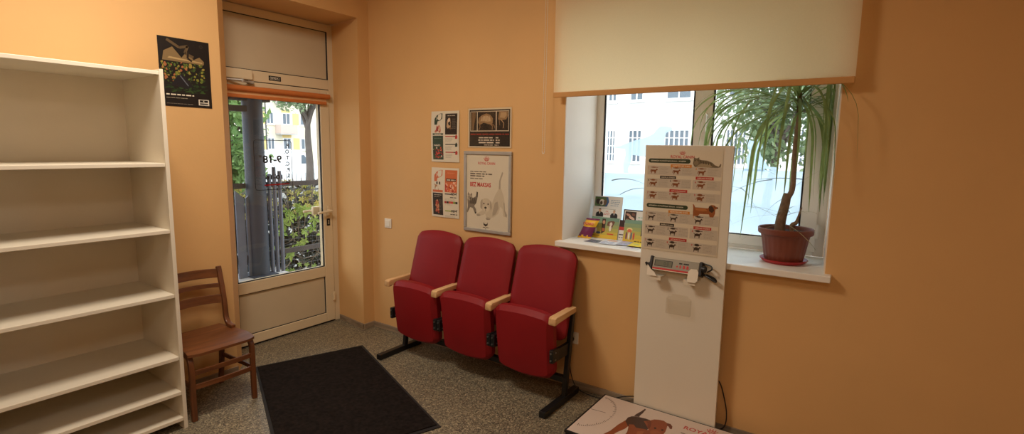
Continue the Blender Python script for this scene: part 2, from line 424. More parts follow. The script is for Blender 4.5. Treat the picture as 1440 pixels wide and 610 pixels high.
# IZEJA sticker on the transom rail
a = Art((.0003, -.668, 2.121), (0, 1, 0), (0, 0, 1)); a.rect(.004, .004, .10, .034, (20, 19, 18))
ring(a, .012, .009, .092, .029, .002, .0022, (232, 226, 210)); a.text('IZEJA', .018, .0125, .0125, (235, 230, 214), w=.066, bold=.02)
a.build('exit_sticker', d, back=(.104, .038, (15, 15, 15)), m=PRINTM, thick=.0003)

t = thing('door_closer', 'white and grey door closer with folding arm above the door leaf', 'door closer', (DX, -.9, 2.1))
b = MB(); b.box(0.001, .045, -.17, .08, .003, .078, .008); b.build('body', PVC, t)
b = MB(); b.bar((.02, -.13, -.006), (.075, -.02, -.008), .022, .006, bev=.002); b.bar((.075, -.02, -.014), (.025, .07, -.016), .02, .006, bev=.002)
b.tube([(.075, -.02, -.02), (.075, -.02, 0)], .011, 10); b.box(.009, .04, .045, .09, -.025, -.003, .003); b.build('arm', ALU, t)

t = thing('door_roller_blind', 'rolled up orange and peach fabric blind across the top of the glass door', 'blind', (DX+.012, -.6, 1.96))
def cyl_y(b, y0, y1, x, z, r, seg=20): b.tube([(x, y0, z), (x, y1, z)], r, seg)
b = MB(); cyl_y(b, -.46, .458, .026, .075, .021); b.build('roll', ORANGE, t, True)
b = MB(); b.box(.012, .016, -.452, .436, .008, .075); b.build('fabric', ORANGEL, t)
b = MB(); b.box(.006, .024, -.455, .438, .004, .031, .006); b.build('bottom_bar', ORANGE, t)
b = MB(); b.box(-.003, .03, .455, .475, .055, .10, .004); b.build('bracket', PVC, t)

# ------------------------------------------------------------------ window
w = thing('window_1', None, None, (0, WD, 0)); w['kind'] = 'structure'
b = MB(); ZB = 1.008
for a in ((1.914, 1.975, ZB, WZ1), (2.612, 2.685, ZB, WZ1), (3.345, 3.404, ZB, WZ1), (1.975, 2.612, ZB, 1.075), (2.685, 3.345, ZB, 1.05), (1.975, 3.345, 2.43, WZ1)):
    b.box(a[0], a[1], 0, .07, a[2], a[3], .005)
b.build('window_frame', WPVC, w)
sx = MB()
for a in ((2.66, 2.732, 1.035, 2.44), (3.272, 3.358, 1.035, 2.44), (2.732, 3.272, 1.035, 1.098), (2.732, 3.272, 2.37, 2.44)):
    sx.box(a[0], a[1], -.014, .055, a[2], a[3], .005)
sash = sx.build('sash', WPVC, w)
b = MB()
for x0, x1, z0, z1, y in ((1.975, 2.612, 1.075, 2.43, .002), (2.732, 3.272, 1.098, 2.37, -.012)):
    for q in ((x0, x1, z0, z0+.006), (x0, x1, z1-.006, z1), (x0, x0+.009, z0, z1), (x1-.009, x1, z0, z1)): b.box(q[0], q[1], y, y+.012, q[2], q[3])
b.build('gasket', GASK, w)
b = MB(); b.box(1.97, 2.617, .03, .036, 1.07, 2.435); b.build('left_pane', GLASS, w)
b = MB(); b.box(2.727, 3.277, .02, .026, 1.093, 2.375); b.build('right_pane', GLASS, sash)
b = MB(); b.box(2.682, 2.71, -.022, -.014, 1.78, 1.86, .004); b.tube([(2.696, -.018, 1.84), (2.696, -.05, 1.84)], .009, 10); b.box(2.686, 2.706, -.062, -.046, 1.735, 1.853, .006); b.build('window_handle', WPVC, sash)
b = MB(); b.tube([(3.366, -.018, 1.12), (3.366, -.018, 1.2)], .009, 12); b.box(3.352, 3.38, -.014, -.004, 1.13, 1.19, .002); b.build('window_hinge', WPVC, sash, True)
# frosted film with animal cut-outs
FX = lambda p: 2.031+(p-858)*.00505
FZ = lambda p: 1.628-(p-208)*.00510
b = MB()
dogp = [(857, 206.8), (869.5, 205.4), (879, 201.5), (891, 197.5), (904, 194), (912, 191.5), (918.6, 188), (923, 182), (927.4, 178.5), (933, 178), (943.6, 180), (943.4, 184), (936, 187), (934, 195.6), (935, 206), (932, 218), (934, 238), (936, 243), (928, 243), (925, 230), (920, 219), (905, 219), (889, 217), (887.5, 228), (884, 236), (885, 242.5), (877.5, 242.5), (876, 231), (879.3, 217), (878, 209.5), (868, 208.5)]
b.prism([(FX(x), FZ(y)) for x, y in dogp], (0, .0285, 0), (1, 0, 0), (0, 0, 1), (0, .0012, 0))
b.prism([(1.984, 1.081), (2.603, 1.081), (2.603, FZ(243.5)), (2.3, FZ(242.6)), (1.984, FZ(243.2))], (0, .0285, 0), (1, 0, 0), (0, 0, 1), (0, .0012, 0))
catp = [(0, 0), (.34, 0), (.36, .06), (.52, .02), (.60, .06), (.58, .10), (.40, .12), (.35, .24), (.27, .40), (.25, .52), (.29, .60), (.28, .72), (.22, .82), (.15, .76), (.09, .77), (.03, .83), (.02, .70), (.05, .58), (.08, .48), (.04, .3), (.06, .1)]
b.prism([(2.93+u*.35, 1.50+v*.24) for u, v in catp], (0, .0185, 0), (1, 0, 0), (0, 0, 1), (0, .0012, 0))
b.prism([(2.741, 1.104), (3.263, 1.104), (3.263, 1.505), (3.0, 1.508), (2.741, 1.50)], (0, .0185, 0), (1, 0, 0), (0, 0, 1), (0, .0012, 0))
b.build('frosted_film', FILM, w)
GRASSL = mat('clear slit in film', (128, 138, 140), .5)
b = MB()
def arc(b, y, x0, z0, x1, z1, sag, w0, n=14):
    for i in range(n):
        q = []
        for t in (i/n, (i+1)/n):
            x = x0+(x1-x0)*t; z = z0+(z1-z0)*t+sag*4*t*(1-t); q.append((x, z, w0*(1-t)+.0006))
        (xa, za, wa), (xb, zb, wb) = q
        b.quad((xa, y, za-wa), (xb, y, zb-wb), (xb, y, zb+wb), (xa, y, za+wa))
yl, yr = .0275, .0175
arc(b, yl, 2.04, 1.394, 2.30, 1.375, .025, .0035); arc(b, yl, 2.11, 1.295, 2.36, 1.34, .03, .0025); arc(b, yl, 2.52, 1.2, 2.3, 1.42, .03, .003)
for q in ((2.74, 1.38, 2.92, 1.39, .01), (2.92, 1.39, 3.06, 1.17, .04), (2.76, 1.36, 2.86, 1.13, .01), (3.26, 1.46, 2.98, 1.44, .01), (2.76, 1.27, 2.9, 1.14, .03), (3.1, 1.45, 2.80, 1.3, .03), (3.2, 1.35, 3.05, 1.2, .03)):
    arc(b, yr, *q, .0022)
b.build('grass_lines', GRASSL, w)
b = MB(); b.box(1.895, 3.477, -.06-WD, .002, .973, 1.008, .004); b.build('window_sill', SILLM, w)

# ------------------------------------------------------------------ roller blind on the window
t = thing('window_roller_blind', 'cream roller blind with tan hem half drawn over the window', 'blind', (2.68, -.066, 1.95))
b = MB(); b.box(-.818, .818, -.001, .001, .02, .80); b.build('fabric', BLIND, t)
b = MB(); b.box(-.818, .818, -.008, .006, -.006, .026, .004); b.build('bottom_bar', BLINDO, t)
b = MB(); b.tube([(-.84, .02, .80), (.84, .02, .80)], .022, 20); b.box(-.86, -.84, -.02, .065, .76, .84); b.box(.84, .86, -.02, .065, .76, .84); b.build('roller', METW, t, True)
b = MB()
for dx in (-.868, -.882):
    b.tube([(dx, -.015, .80), (dx-.004*(dx < -.87), -.015, -.355)], .0012, 5)
    for k in range(95): b.ball((dx-.004*(dx < -.87)*k/95, -.015, .79-k*.012), .0026, 1)
b.tube([(-.868, -.015, -.352), (-.872, -.015, -.366), (-.882, -.015, -.366), (-.886, -.015, -.352)], .0025, 6)
b.build('pull_chain', SOCK, t)

# ================================================================== THEATRE SEATS
def pad(w, h, th, top, bot, puff=.02, wt=1., wb=1., n=14, m=16, corner=.05):
    """padded upholstered panel: x across, y = -front, z up from 0; arched top and bottom edges"""
    bm = bmesh.new(); F = []; B = []
    for j in range(m+1):
        v = j/m; rf = []; rb = []
        for i in range(n+1):
            u = 2*i/n-1
            hw = w/2*(wb+(wt-wb)*v)
            zt = h+top*(1-u*u); zb = -bot*(1-u*u); z = zb+(zt-zb)*v
            e = min((1-abs(u))*hw, v*h, (1-v)*h)
            k = corner
            # round the corners in outline
            ex = max(0, abs(u)*hw-(hw-k)); ez = max(0, abs(v-.5)*h-(h/2-k)); q = math.hypot(ex, ez); x = u*hw
            if ex > 0 and ez > 0:
                s = max(ex, ez)/q; x = math.copysign((hw-k)+ex*s, u); z += -math.copysign(ez*(1-s), v-.5)
            r = min(1, e/.03); fr = th*(.55+.45*math.sqrt(max(0, 1-(1-r)**2)))+puff*(1-u*u)*(1-(2*v-1)**2)
            rf.append(bm.verts.new((x, -fr, z))); rb.append(bm.verts.new((x, 0, z)))
        F.append(rf); B.append(rb)
    for j in range(m):
        for i in range(n):
            bm.faces.new((F[j][i], F[j][i+1], F[j+1][i+1], F[j+1][i])); bm.faces.new((B[j+1][i], B[j+1][i+1], B[j][i+1], B[j][i]))
    rim = [(0, i) for i in range(n)]+[(j, n) for j in range(m)]+[(m, i) for i in range(n, 0, -1)]+[(j, 0) for j in range(m, 0, -1)]
    for q in range(len(rim)):
        (j, i), (J, I) = rim[q], rim[(q+1) % len(rim)]; bm.faces.new((B[j][i], B[J][I], F[J][I], F[j][i]))
    return bm
def padobj(name, parent, M, *a, **k):
    b = MB(); b.bm.free(); b.bm = pad(*a, **k); bmesh.ops.transform(b.bm, matrix=M, verts=b.bm.verts)
    return b.build(name, RED, parent, True)
t = thing('theatre_seat_row', 'row of three red folded-up theatre seats with beech armrests on a black frame', 'seats', (1.357, -.25, 0))
PX = .487
for i in range(3):
    cx = (i-1)*PX+.006
    tilt = math.atan2(.155, .55)
    M = Matrix.Translation((cx, .045, .40)) @ Matrix.Rotation(-tilt, 4, 'X')
    padobj('backrest', t, M, .468, .555, .045, .035, .02, .012, .97, 1.0, corner=.045)
    M = Matrix.Translation((cx, -.035, .19)) @ Matrix.Rotation(math.radians(6), 4, 'X')
    padobj('seat', t, M, .448, .41, .065, .022, .034, .02, 1.0, .97, corner=.05)
for i in range(4):
    x = (i-1.5)*PX
    b = MB(); prof = [(-.155, .565), (-.150, .597), (-.135, .606), (.115, .612), (.115, .575), (-.115, .572), (-.135, .556), (-.15, .556)]
    b.prism(prof, (x-.026, 0, 0), (0, 1, 0), (0, 0, 1), (.052, 0, 0), .007); b.build('armrest', ARMW, t, True)
    b = MB()
    if i in (0, 3):
        b.bar((x, .03, .03), (x, .11, .575), .034, .03, (1, 0, 0), .003); b.build('leg', BLK, t)
        b = MB(); b.box(x-.022, x+.022, -.245, .195, 0, .042, .004); b.build('foot_bar', BLK, t)
    else:
        b.bar((x, .055, .12), (x, .11, .575), .034, .03, (1, 0, 0), .003); b.build('upright', BLK, t)
b = MB(); b.box(-.735, .735, .03, .07, .12, .16, .004); b.build('cross_beam', BLK, t)
for i in range(4):
    x = (i-1.5)*PX
    for s in ((1,) if i == 0 else (-1,) if i == 3 else (-1, 1)):
        b = MB(); xa, xb = sorted((x+s*.002, x+s*(.034 if i in (1, 2) else .03)))
        b.box(xa, xb, -.125, -.05, .30, .385, .006); b.bar((x+s*.014, -.05, .34), (x+s*.006, .075, .345), .07, .022, (1, 0, 0), .003)
        b.mi = 1
        for z in (.32, .365): b.tube([(xa-.0045, -.095, z), (xb+.0045, -.095, z)], .006, 8); b.tube([((xa+xb)/2, -.131, z), ((xa+xb)/2, -.12, z)], .006, 8)
        b.build('seat_hinge', [BLK, BOLT], t)

# ================================================================== WOODEN CHAIR
t = thing('wooden_chair', 'brown bentwood side chair with three back slats against the left wall', 'chair', (.28, -1.555, 0))
def curve(pts, n=10):
    out = []; P = [Vector(p) for p in pts]; P = [P[0]*2-P[1]]+P+[P[-1]*2-P[-2]]
    for i in range(1, len(P)-2):
        for k in range(n):
            u = k/n; a, b_, c, d_ = P[i-1], P[i], P[i+1], P[i+2]
            out.append(.5*((2*b_)+(c-a)*u+(2*a-5*b_+4*c-d_)*u*u+(3*b_-a-3*c+d_)*u**3))
    return out+[P[-2]]
def strap(pts, w, th, side=(0, 1, 0)):
    """bent flat wood strip following pts; width along side"""
    b = MB(); side = Vector(side).normalized(); P = [Vector(p) for p in pts]; rings = []
    for i, p in enumerate(P):
        tt = (P[min(i+1, len(P)-1)]-P[max(i-1, 0)]).normalized(); n = tt.cross(side).normalized()
        rings.append([b.bm.verts.new(p+side*a*w/2+n*c*th/2) for a, c in ((-1, -1), (1, -1), (1, 1), (-1, 1))])
    for i in range(len(P)-1):
        for k in range(4): b.bm.faces.new((rings[i][k], rings[i][(k+1) % 4], rings[i+1][(k+1) % 4], rings[i+1][k]))
    b.bm.faces.new(rings[0][::-1]); b.bm.faces.new(rings[-1])
    bmesh.ops.recalc_face_normals(b.bm, faces=b.bm.faces)
    ed = [e for e in b.bm.edges if len(e.link_faces) == 2 and e.calc_face_angle(0) > 1.2]
    bmesh.ops.bevel(b.bm, geom=ed, offset=min(w, th)*.18, segments=2, profile=.5, affect='EDGES')
    b._mark(); return b
# seat: shaped plywood, slightly dished
b = MB(); N_ = 14; top = []; bot = []
for j in range(N_+1):
    v = j/N_; r1 = []; r2 = []
    for i in range(N_+1):
        u = 2*i/N_-1; x = -.19+.40*v; hw = .165+.032*math.sin(min(1, v*1.15)*PI/2); y = u*hw
        if v > .86 and abs(u) > .8: x -= (v-.86)*(abs(u)-.8)*.9
        z = .425-.012*math.exp(-((v-.45)/.3)**2)*(1-u*u)-.016*max(0, v-.8)/.2
        r1.append(b.bm.verts.new((x, y, z))); r2.append(b.bm.verts.new((x, y, z-.016)))
    top.append(r1); bot.append(r2)
for j in range(N_):
    for i in range(N_):
        b.bm.faces.new((top[j][i], top[j+1][i], top[j+1][i+1], top[j][i+1])); b.bm.faces.new((bot[j][i], bot[j][i+1], bot[j+1][i+1], bot[j+1][i]))
rim = [(0, i) for i in range(N_)]+[(j, N_) for j in range(N_)]+[(N_, i) for i in range(N_, 0, -1)]+[(j, 0) for j in range(N_, 0, -1)]
for q in range(len(rim)):
    (j, i), (J, I) = rim[q], rim[(q+1) % len(rim)]; b.bm.faces.new((top[j][i], top[J][I], bot[J][I], bot[j][i]))
b._mark(); b.build('seat', CHW, t, True)
for s in (-1, 1):
    y = s*.180
    strap(curve([(.05, y, .398), (.13, y, .394), (.172, y, .368), (.182, y, .30), (.182, y, .15), (.184, y, 0)]), .03, .024).build('leg', CHV, t)
    strap(curve([(-.06, y*.92, .396), (-.13, y*.92, .385), (-.165, y*.92, .34), (-.185, y*.92, .18), (-.215, y*.92, 0)]), .03, .024).build('leg', CHV, t)
    strap(curve([(-.03, s*.178, .43), (-.085, s*.178, .44), (-.118, s*.178, .48), (-.13, s*.178, .58), (-.155, s*.178, .70), (-.185, s*.178, .815)]), .03, .026).build('back_post', CHV, t)
for z, hh, x in ((.77, .06, -.178), (.692, .028, -.158), (.605, .055, -.138)):
    pts = [(x-.03*(1-(k/5-1)**2), -.175+.035*k, z+.006*(1-(k/5-1)**2)) for k in range(11)]
    strap(pts, hh, .013, (-.16, 0, 1)).build('back_slat', CHW, t)
for z in (.292, .205):
    strap([(.182+.01*(1-(k/4-1)**2), -.18+.045*k, z) for k in range(9)], .03, .013, (0, 0, 1)).build('stretcher', CHW, t)
for s in (-1, 1):
    strap([(-.17, s*.172, .21), (0, s*.176, .21), (.182, s*.18, .21)], .026, .013, (0, 0, 1)).build('stretcher', CHW, t)

# white shelf unit beside the chair
t = thing('shelf_unit', 'tall white open shelf unit at the left, next to the wooden chair', 'shelf', (.262, -2.26, 0))
SH = METW
for y in (-.462, .462):
    b = MB(); b.box(-.242, .242, y-.01, y+.01, 0, 2.0, .002); b.build('side_panel', SH, t)
b = MB(); b.box(-.242, -.236, -.452, .452, .05, 2.0); b.build('back_panel', SH, t)
for z in (.06, .215, .42, .78, 1.14, 1.5, 1.98):
    b = MB(); b.box(-.236, .238, -.452, .452, z-.01, z+.01, .002); b.build('shelf', SH, t)

# doormat
b = MB(); q = [(.301, -.38), (1.669, -.931), (1.345, -1.735), (.020, -1.125)]
b.mi = 1; b.plan(q, 0.0005, .006)
cx = sum(p[0] for p in q)/4; cy = sum(p[1] for p in q)/4
b.mi = 0; b.plan([(cx+(x-cx)*.965, cy+(y-cy)*.955) for x, y in q], .005, .012)
o = b.build('doormat', [MATM, MATE]); tag(o, 'dark brown-black rectangular doormat on the speckled floor before the door', 'doormat')

# switch, socket
t = thing('light_switch', 'white square light switch on the ochre wall left of the seats', 'switch', (.21, 0, .96))
b = MB(); b.box(-.041, .041, -.010, 0, -.041, .041, .004); b.build('frame', SOCK, t)
b = MB(); b.box(-.027, .027, -.0145, -.008, -.027, .027, .003); b.build('rocker', SOCK, t)
t = thing('wall_socket', 'white wall socket low behind the right end of the seats', 'socket', (2.026, 0, .35))
b = MB(); b.box(-.041, .041, -.010, 0, -.041, .041, .004); b.build('frame', SOCK, t)
b = MB(); b.lathe([(.0, 0), (.019, 0), (.02, .003), (.02, .006)], seg=20); b.bm.transform(Matrix.Rotation(PI/2, 4, 'X')); b.bm.transform(Matrix.Translation((0, -.008, 0))); b.build('outlet', SOCK, t)
t = thing('power_cord', 'thin black power cord plugged into the low wall socket', 'cord', (2.03, -.02, 0))
b = MB(); b.tube([(0, -.008, .35), (0, -.028, .35), (.001, -.036, .345)], [.017, .016, .008], 12); b.build('plug', CABLE, t, True)
b = MB(); b.tube(curve([(.001, -.034, .345), (.004, -.035, .25), (.012, -.036, .13), (.06, -.035, .03), (.16, -.038, .006), (.262, -.03, .005), (.30, -.022, .012), (.38, -.016, .052), (.46, -.012, .075), (.52, -.014, .07)], 8), .0032, 6); b.build('cable', CABLE, t, True)
t = thing('scale_cable', 'black cable hanging in a loop from the right side of the display board', 'cord', (2.99, -.04, 0))
b = MB(); b.tube(curve([(-.05, .005, .33), (-.005, .01, .31), (.022, .02, .23), (.045, .015, .13), (.04, .0, .06), (.0, -.005, .025), (-.05, 0, .02)], 8), .0035, 6); b.build('cable', CABLE, t, True)

# ================================================================== WALL POSTERS
CREAM = (226, 216, 192); PAPER = (224, 214, 192)
def posterthing(name, label, cat, loc): return thing(name, label, cat, loc)
# --- framed poster
t = thing('framed_poster', 'aluminium framed poster of a kitten and a bowing puppy above the seats', 'picture', (1.284, 0, .991))
FW, FH = .438, .600
for args in ((-FW/2, FW/2, 0, .025), (-FW/2, FW/2, FH-.025, FH)):
    b = MB(); b.box(args[0], args[1], -.018, -.001, args[2], args[3], .004); b.build('frame_rail', ALU, t)
for x in (-FW/2, FW/2-.025):
    b = MB(); b.box(x, x+.025, -.0178, -.001, .0255, FH-.0255, .004); b.build('frame_stile', ALU, t)
a = Art((-FW/2+.018, -.008, .018), (1, 0, 0), (0, 0, 1)); PW, PH = FW-.036, FH-.036
def fp(pts, col, lift=True): a.poly([(u*FW-.018, (1-f)*FH-.018) for u, f in pts], col, lift)
def fe(u, f, ru, rf, col, rot=0): a.ell(u*FW-.018, (1-f)*FH-.018, ru*FW, rf*FH, col, rot=rot)
crown(a, .48*FW-.018, (1-.115)*FH-.018, .052, .034, (196, 36, 40))
a.text('ROYAL CANIN', .48*FW-.018, (1-.162)*FH-.018, .019, (196, 36, 40), w=.155, align='c', bold=.02)
for i, (f, h, e) in enumerate(((.256, .008, .48), (.285, .011, .62), (.312, .011, .44), (.342, .008, .40))):
    a.words(.13*FW-.018, e*FW-.018, (1-f)*FH-.018, h*1.3, (96, 88, 80), 11+i, .05)
a.text('BEZ MAKSAS', .13*FW-.018, (1-.437)*FH-.018, .033, (196, 34, 38), w=.195, bold=.03)
g1, g2, g3, g4 = (206, 194, 172), (178, 166, 148), (132, 122, 110), (52, 46, 42)
fp([(.805, .24), (.825, .255), (.775, .35), (.775, .46), (.735, .46), (.745, .35), (.775, .29)], g2)
fp([(.735, .45), (.79, .45), (.84, .53), (.865, .62), (.87, .70), (.915, .755), (.905, .785), (.835, .775), (.82, .69), (.775, .66), (.73, .75), (.64, .80), (.50, .81), (.48, .70), (.60, .63), (.67, .52)], g1)
fp([(.835, .60), (.86, .62), (.87, .70), (.915, .755), (.905, .785), (.875, .77), (.85, .70)], g2); fp([(.66, .62), (.72, .60), (.74, .68), (.68, .76), (.60, .79), (.63, .70)], g2)
fp([(.28, .775), (.42, .715), (.52, .73), (.44, .775), (.34, .80), (.29, .795)], g1); fp([(.48, .80), (.46, .76), (.62, .76), (.60, .80), (.56, .835), (.49, .835)], g1)
fe(.315, .788, .045, .014, g2); fe(.52, .823, .05, .016, g2)
for u in (.29, .31, .33): fe(u, .795, .006, .006, g3)
for u in (.49, .51, .535): fe(u, .832, .006, .006, g3)
fe(.475, .655, .112, .085, g1); fp([(.37, .60), (.40, .585), (.405, .65), (.385, .715), (.355, .69), (.355, .63)], g2); fp([(.565, .60), (.59, .62), (.60, .69), (.575, .72), (.555, .66)], g2)
fe(.475, .705, .062, .04, (218, 206, 184)); fe(.465, .69, .026, .014, g4); fe(.43, .64, .014, .010, g4); fe(.52, .643, .014, .010, g4); fp([(.46, .70), (.47, .70), (.468, .728), (.50, .733), (.44, .733), (.462, .728)], g3)
fp([(.07, .60), (.10, .56), (.20, .58), (.25, .56), (.28, .50), (.30, .51), (.29, .58), (.27, .64), (.22, .68), (.26, .72), (.27, .77), (.235, .77), (.19, .71), (.13, .70), (.10, .74), (.075, .77), (.06, .76), (.08, .69)], g3)
fe(.125, .575, .055, .042, g2); fp([(.075, .55), (.085, .51), (.115, .54)], g3); fp([(.14, .54), (.17, .515), (.175, .56)], g3)
for k in range(6): fp([(.13+.025*k, .58), (.142+.025*k, .58), (.135+.022*k, .66), (.122+.022*k, .65)], g4)
fe(.108, .575, .009, .009, g4); fe(.145, .578, .009, .009, g4); fe(.125, .592, .008, .005, g4); fp([(.27, .50), (.30, .505), (.295, .57), (.275, .57)], g4); fe(.25, .765, .018, .012, g4)
fp([(.43, .87), (.45, .895), (.49, .895), (.51, .87), (.515, .905), (.47, .925), (.425, .905)], g4); a.words(.41*FW-.018, .54*FW-.018, (1-.94)*FH-.018, .008, g4, 3, 0); fe(.47, .955, .01, .007, g4)
a.build('print', t, back=(PW, PH, (222, 212, 192)))
b = MB(); b.box(-FW/2+.02, FW/2-.02, -.0125, -.0115, .02, FH-.02); b.build('glazing', SLEEVE, t)
b = MB(); b.box(-FW/2+.01, FW/2-.01, -.006, -.0005, .01, FH-.01); b.build('backing', METW, t)

# --- x-ray poster
t = thing('xray_poster', 'dark landscape poster of three x-ray pictures in a clear sleeve', 'poster', (1.097, -.003, 1.617))
w_, h_ = .392, .284
a = Art((0, 0, 0), (1, 0, 0), (0, 0, 1))
a.rect(.012, .010, w_-.012, h_-.012, (34, 28, 26)); IV = (222, 208, 184)
a.rect(.02, .118, w_-.022, .262, IV)
for x0, x1 in ((.025, .082), (.088, .255), (.262, w_-.026)): a.rect(x0, .123, x1, .258, (44, 32, 24), x0 < .03)
x1c, x2c, x3c = (120, 92, 62), (150, 118, 82), (184, 152, 112)
a.poly([(.033, .125), (.05, .125), (.058, .17), (.072, .23), (.07, .257), (.034, .257), (.03, .2)], x1c); a.line([(.045, .13), (.05, .18), (.052, .25)], .004, x2c)
a.poly([(.092, .18), (.10, .215), (.13, .235), (.17, .245), (.205, .235), (.228, .21), (.226, .175), (.208, .165), (.18, .172), (.145, .18), (.112, .165)], x2c)
a.poly([(.11, .19), (.135, .222), (.17, .232), (.205, .215), (.215, .19), (.18, .185), (.14, .192)], x3c)
a.line([(.105, .175), (.112, .15), (.10, .128)], .006, x2c); a.line([(.205, .17), (.225, .155), (.222, .13)], .006, x2c); a.line([(.214, .17), (.24, .16), (.246, .14)], .005, x2c)
for k in range(6): a.line([(.125+.014*k, .228), (.13+.014*k, .19)], .0022, IV, k == 0)
a.ell(.168, .148, .03, .022, (22, 16, 13))
a.poly([(.275, .20), (.30, .195), (.345, .20), (.362, .225), (.36, .257), (.285, .257)], x2c); a.poly([(.29, .215), (.33, .21), (.35, .23), (.345, .25), (.30, .25)], x3c)
a.line([(.30, .20), (.325, .175), (.322, .14)], .006, x3c); a.line([(.285, .20), (.29, .16)], .005, x2c)
a.words(.022, w_-.02, .093, .013, (150, 44, 36), 5, 0)
for i, (x0, x1, y, h) in enumerate(((.10, .29, .068, .012), (.095, .29, .051, .012), (.10, .29, .032, .015), (.15, .28, .017, .008))):
    a.words(x0, x1-.05, y, h, (226, 214, 196), 21+i, 0); a.words(x1-.035, x1, y, h, (226, 214, 196), 41+i, 0)
a.build('print', t, back=(w_, h_, (216, 200, 172)))
b = MB(); b.box(-.006, w_+.012, -.0055, -.0045, -.008, h_+.008, 0); b.box(w_+.008, w_+.014, -.006, .002, .05, .24); b.build('sleeve', SLEEVE, t)

def fan(a, x, y, s, col, tc):
    pts = [(0, .2), (.02, .55), (.3, .85), (.7, 1.), (1, 1.02), (.98, .55), (.75, .38), (.4, .3), (.35, .02), (.02, .0)]
    a.shape(pts, x, y, s, s, col); a.text('NF', x+s*.28, y+s*.42, s*.3, tc, bold=.02)
def infosheet(name, label, z, kind):
    t = thing(name, label, 'poster', (.724, -.003, z)); w_, h_ = .286, .388
    bow = lambda u, v: .006*math.sin(PI*v/h_)+.004*math.sin(PI*u/w_)
    a = Art((0, 0, 0), (1, 0, 0), (0, 0, 1), fn=bow, step=.0007)
    GR, DK, OR = (44, 66, 46), (44, 36, 30), (206, 108, 62)
    if kind == 0:
        fan(a, .035, .285, .085, GR, PAPER)
        a.poly([(.04, .238), (.055, .25), (.06, .28), (.075, .272), (.085, .285), (.10, .27), (.105, .24), (.10, .225), (.04, .226)], (196, 110, 84)); a.ell(.066, .252, .010, .02, (150, 44, 36)); a.ell(.09, .256, .008, .018, (206, 180, 150))
        a.rect(.018, .208, .13, .220, GR); a.words(.04, .11, .2115, .007, PAPER, 3, 0)
        a.rect(.018, .018, .13, .202, GR); a.words(.035, .115, .18, .005, (120, 140, 110), 8)
        a.text('N&D', .03, .122, .013, PAPER, w=.07, bold=.02)
        r = random.Random(4)
        for k in range(46):
            a.ell(.026+.096*r.random(), .028+.08*r.random(), r.uniform(.004, .012), r.uniform(.004, .010), r.choice([(190, 48, 40), (214, 84, 56), (38, 34, 32), (206, 190, 170), (60, 92, 50), (120, 30, 30)]), 8, r.random()*3, k % 6 == 0)
        a.rect(.150, .21, .268, .368, DK); a.words(.172, .25, .350, .008, (190, 180, 160), 9, 0)
        a.poly([(.165, .27), (.168, .31), (.182, .335), (.198, .335), (.206, .30), (.204, .262), (.215, .255), (.205, .25), (.19, .262), (.176, .255)], (196, 164, 126)); a.ell(.186, .318, .012, .014, (226, 206, 178)); a.ell(.20, .258, .012, .008, (120, 84, 50))
        a.para(.22, .26, .335, 9, .009, (130, 120, 104), 4)
        for y, c in ((.192, (184, 48, 40)), (.132, (36, 52, 46)), (.072, (184, 48, 40))):
            a.rect(.152, y, .235, y+.007, c); a.rect(.232, y, .272, y+.007, (40, 32, 28)); a.poly([(.248, y-.014), (.252, y+.01), (.262, y+.018), (.272, y+.006), (.270, y-.014)], c); a.para(.152, .225, y-.006, 4, .008, (170, 160, 142), int(y*900))
    else:
        fan(a, .03, .28, .09, OR, PAPER)
        a.shape(DOG, .03, .215, .07, .058, (176, 130, 92)); a.ell(.075, .262, .018, .016, (222, 210, 190)); a.ell(.062, .268, .008, .013, (46, 36, 30)); a.ell(.09, .268, .008, .013, (46, 36, 30)); a.rect(.065, .222, .086, .25, (222, 206, 186))
        a.rect(.016, .196, .125, .214, OR)
        a.rect(.016, .016, .125, .19, DK); a.words(.03, .11, .172, .008, (190, 180, 160), 5, 0); a.words(.03, .09, .158, .006, (170, 160, 140), 6, 0)
        r = random.Random(9)
        for k in range(26): a.ell(.05+.03*r.random(), .035+.10*r.random(), r.uniform(.005, .012), r.uniform(.006, .016), r.choice([(196, 92, 62), (160, 60, 44), (206, 150, 110), (120, 50, 36)]), 8, 0, k % 6 == 0)
        a.para(.085, .118, .145, 8, .011, (120, 110, 96), 4)
        a.rect(.146, .20, .268, .372, OR); a.words(.17, .245, .348, .006, (226, 150, 110), 3)
        a.rect(.158, .286, .258, .306, (48, 38, 34)); a.words(.165, .252, .292, .012, PAPER, 3, 0)
        for k in range(44): a.ell(.153+.108*r.random(), .208+.072*r.random(), r.uniform(.005, .013), r.uniform(.004, .011), r.choice([(206, 74, 62), (232, 150, 120), (236, 190, 160), (176, 52, 44), (222, 110, 60)]), 8, r.random()*3, k % 6 == 0)
        for y, c in ((.182, (38, 34, 30)), (.05, (150, 170, 60))):
            a.rect(.146, y, .215, y+.008, c); a.shape(CATS, .205, y-.008, .035, .026, (38, 34, 30)); a.shape(DOG, .235, y-.008, .036, .028, (38, 34, 30)); a.words(.20, .27, y-.024, .010, (60, 52, 46), int(y*99), 0)
            a.para(.146, .262, y-.026, 3, .008, (176, 166, 148), 5)
        for k, c in enumerate(((176, 48, 44), (60, 34, 30), (196, 84, 60), (206, 60, 50), (130, 150, 60), (30, 28, 26))): a.rect(.142+.022*k, .113, .163+.022*k, .130, c, k == 0)
        for k, s in enumerate('1001'): a.text(s, .155+.02*k, .098, .010, (90, 82, 72))
    a.build('print', t, back=(w_, h_, PAPER))
    b = MB(); n = 10
    for k in range(n):
        v0, v1 = -.006+(h_+.012)*k/n, -.006+(h_+.012)*(k+1)/n
        f = lambda v: -.0115-.006*math.sin(PI*max(0, min(1, v/h_)))
        b.quad((-.006, f(v0), v0), (w_+.008, f(v0), v0), (w_+.008, f(v1), v1), (-.006, f(v1), v1))
    b.build('sleeve', SLEEVE, t)
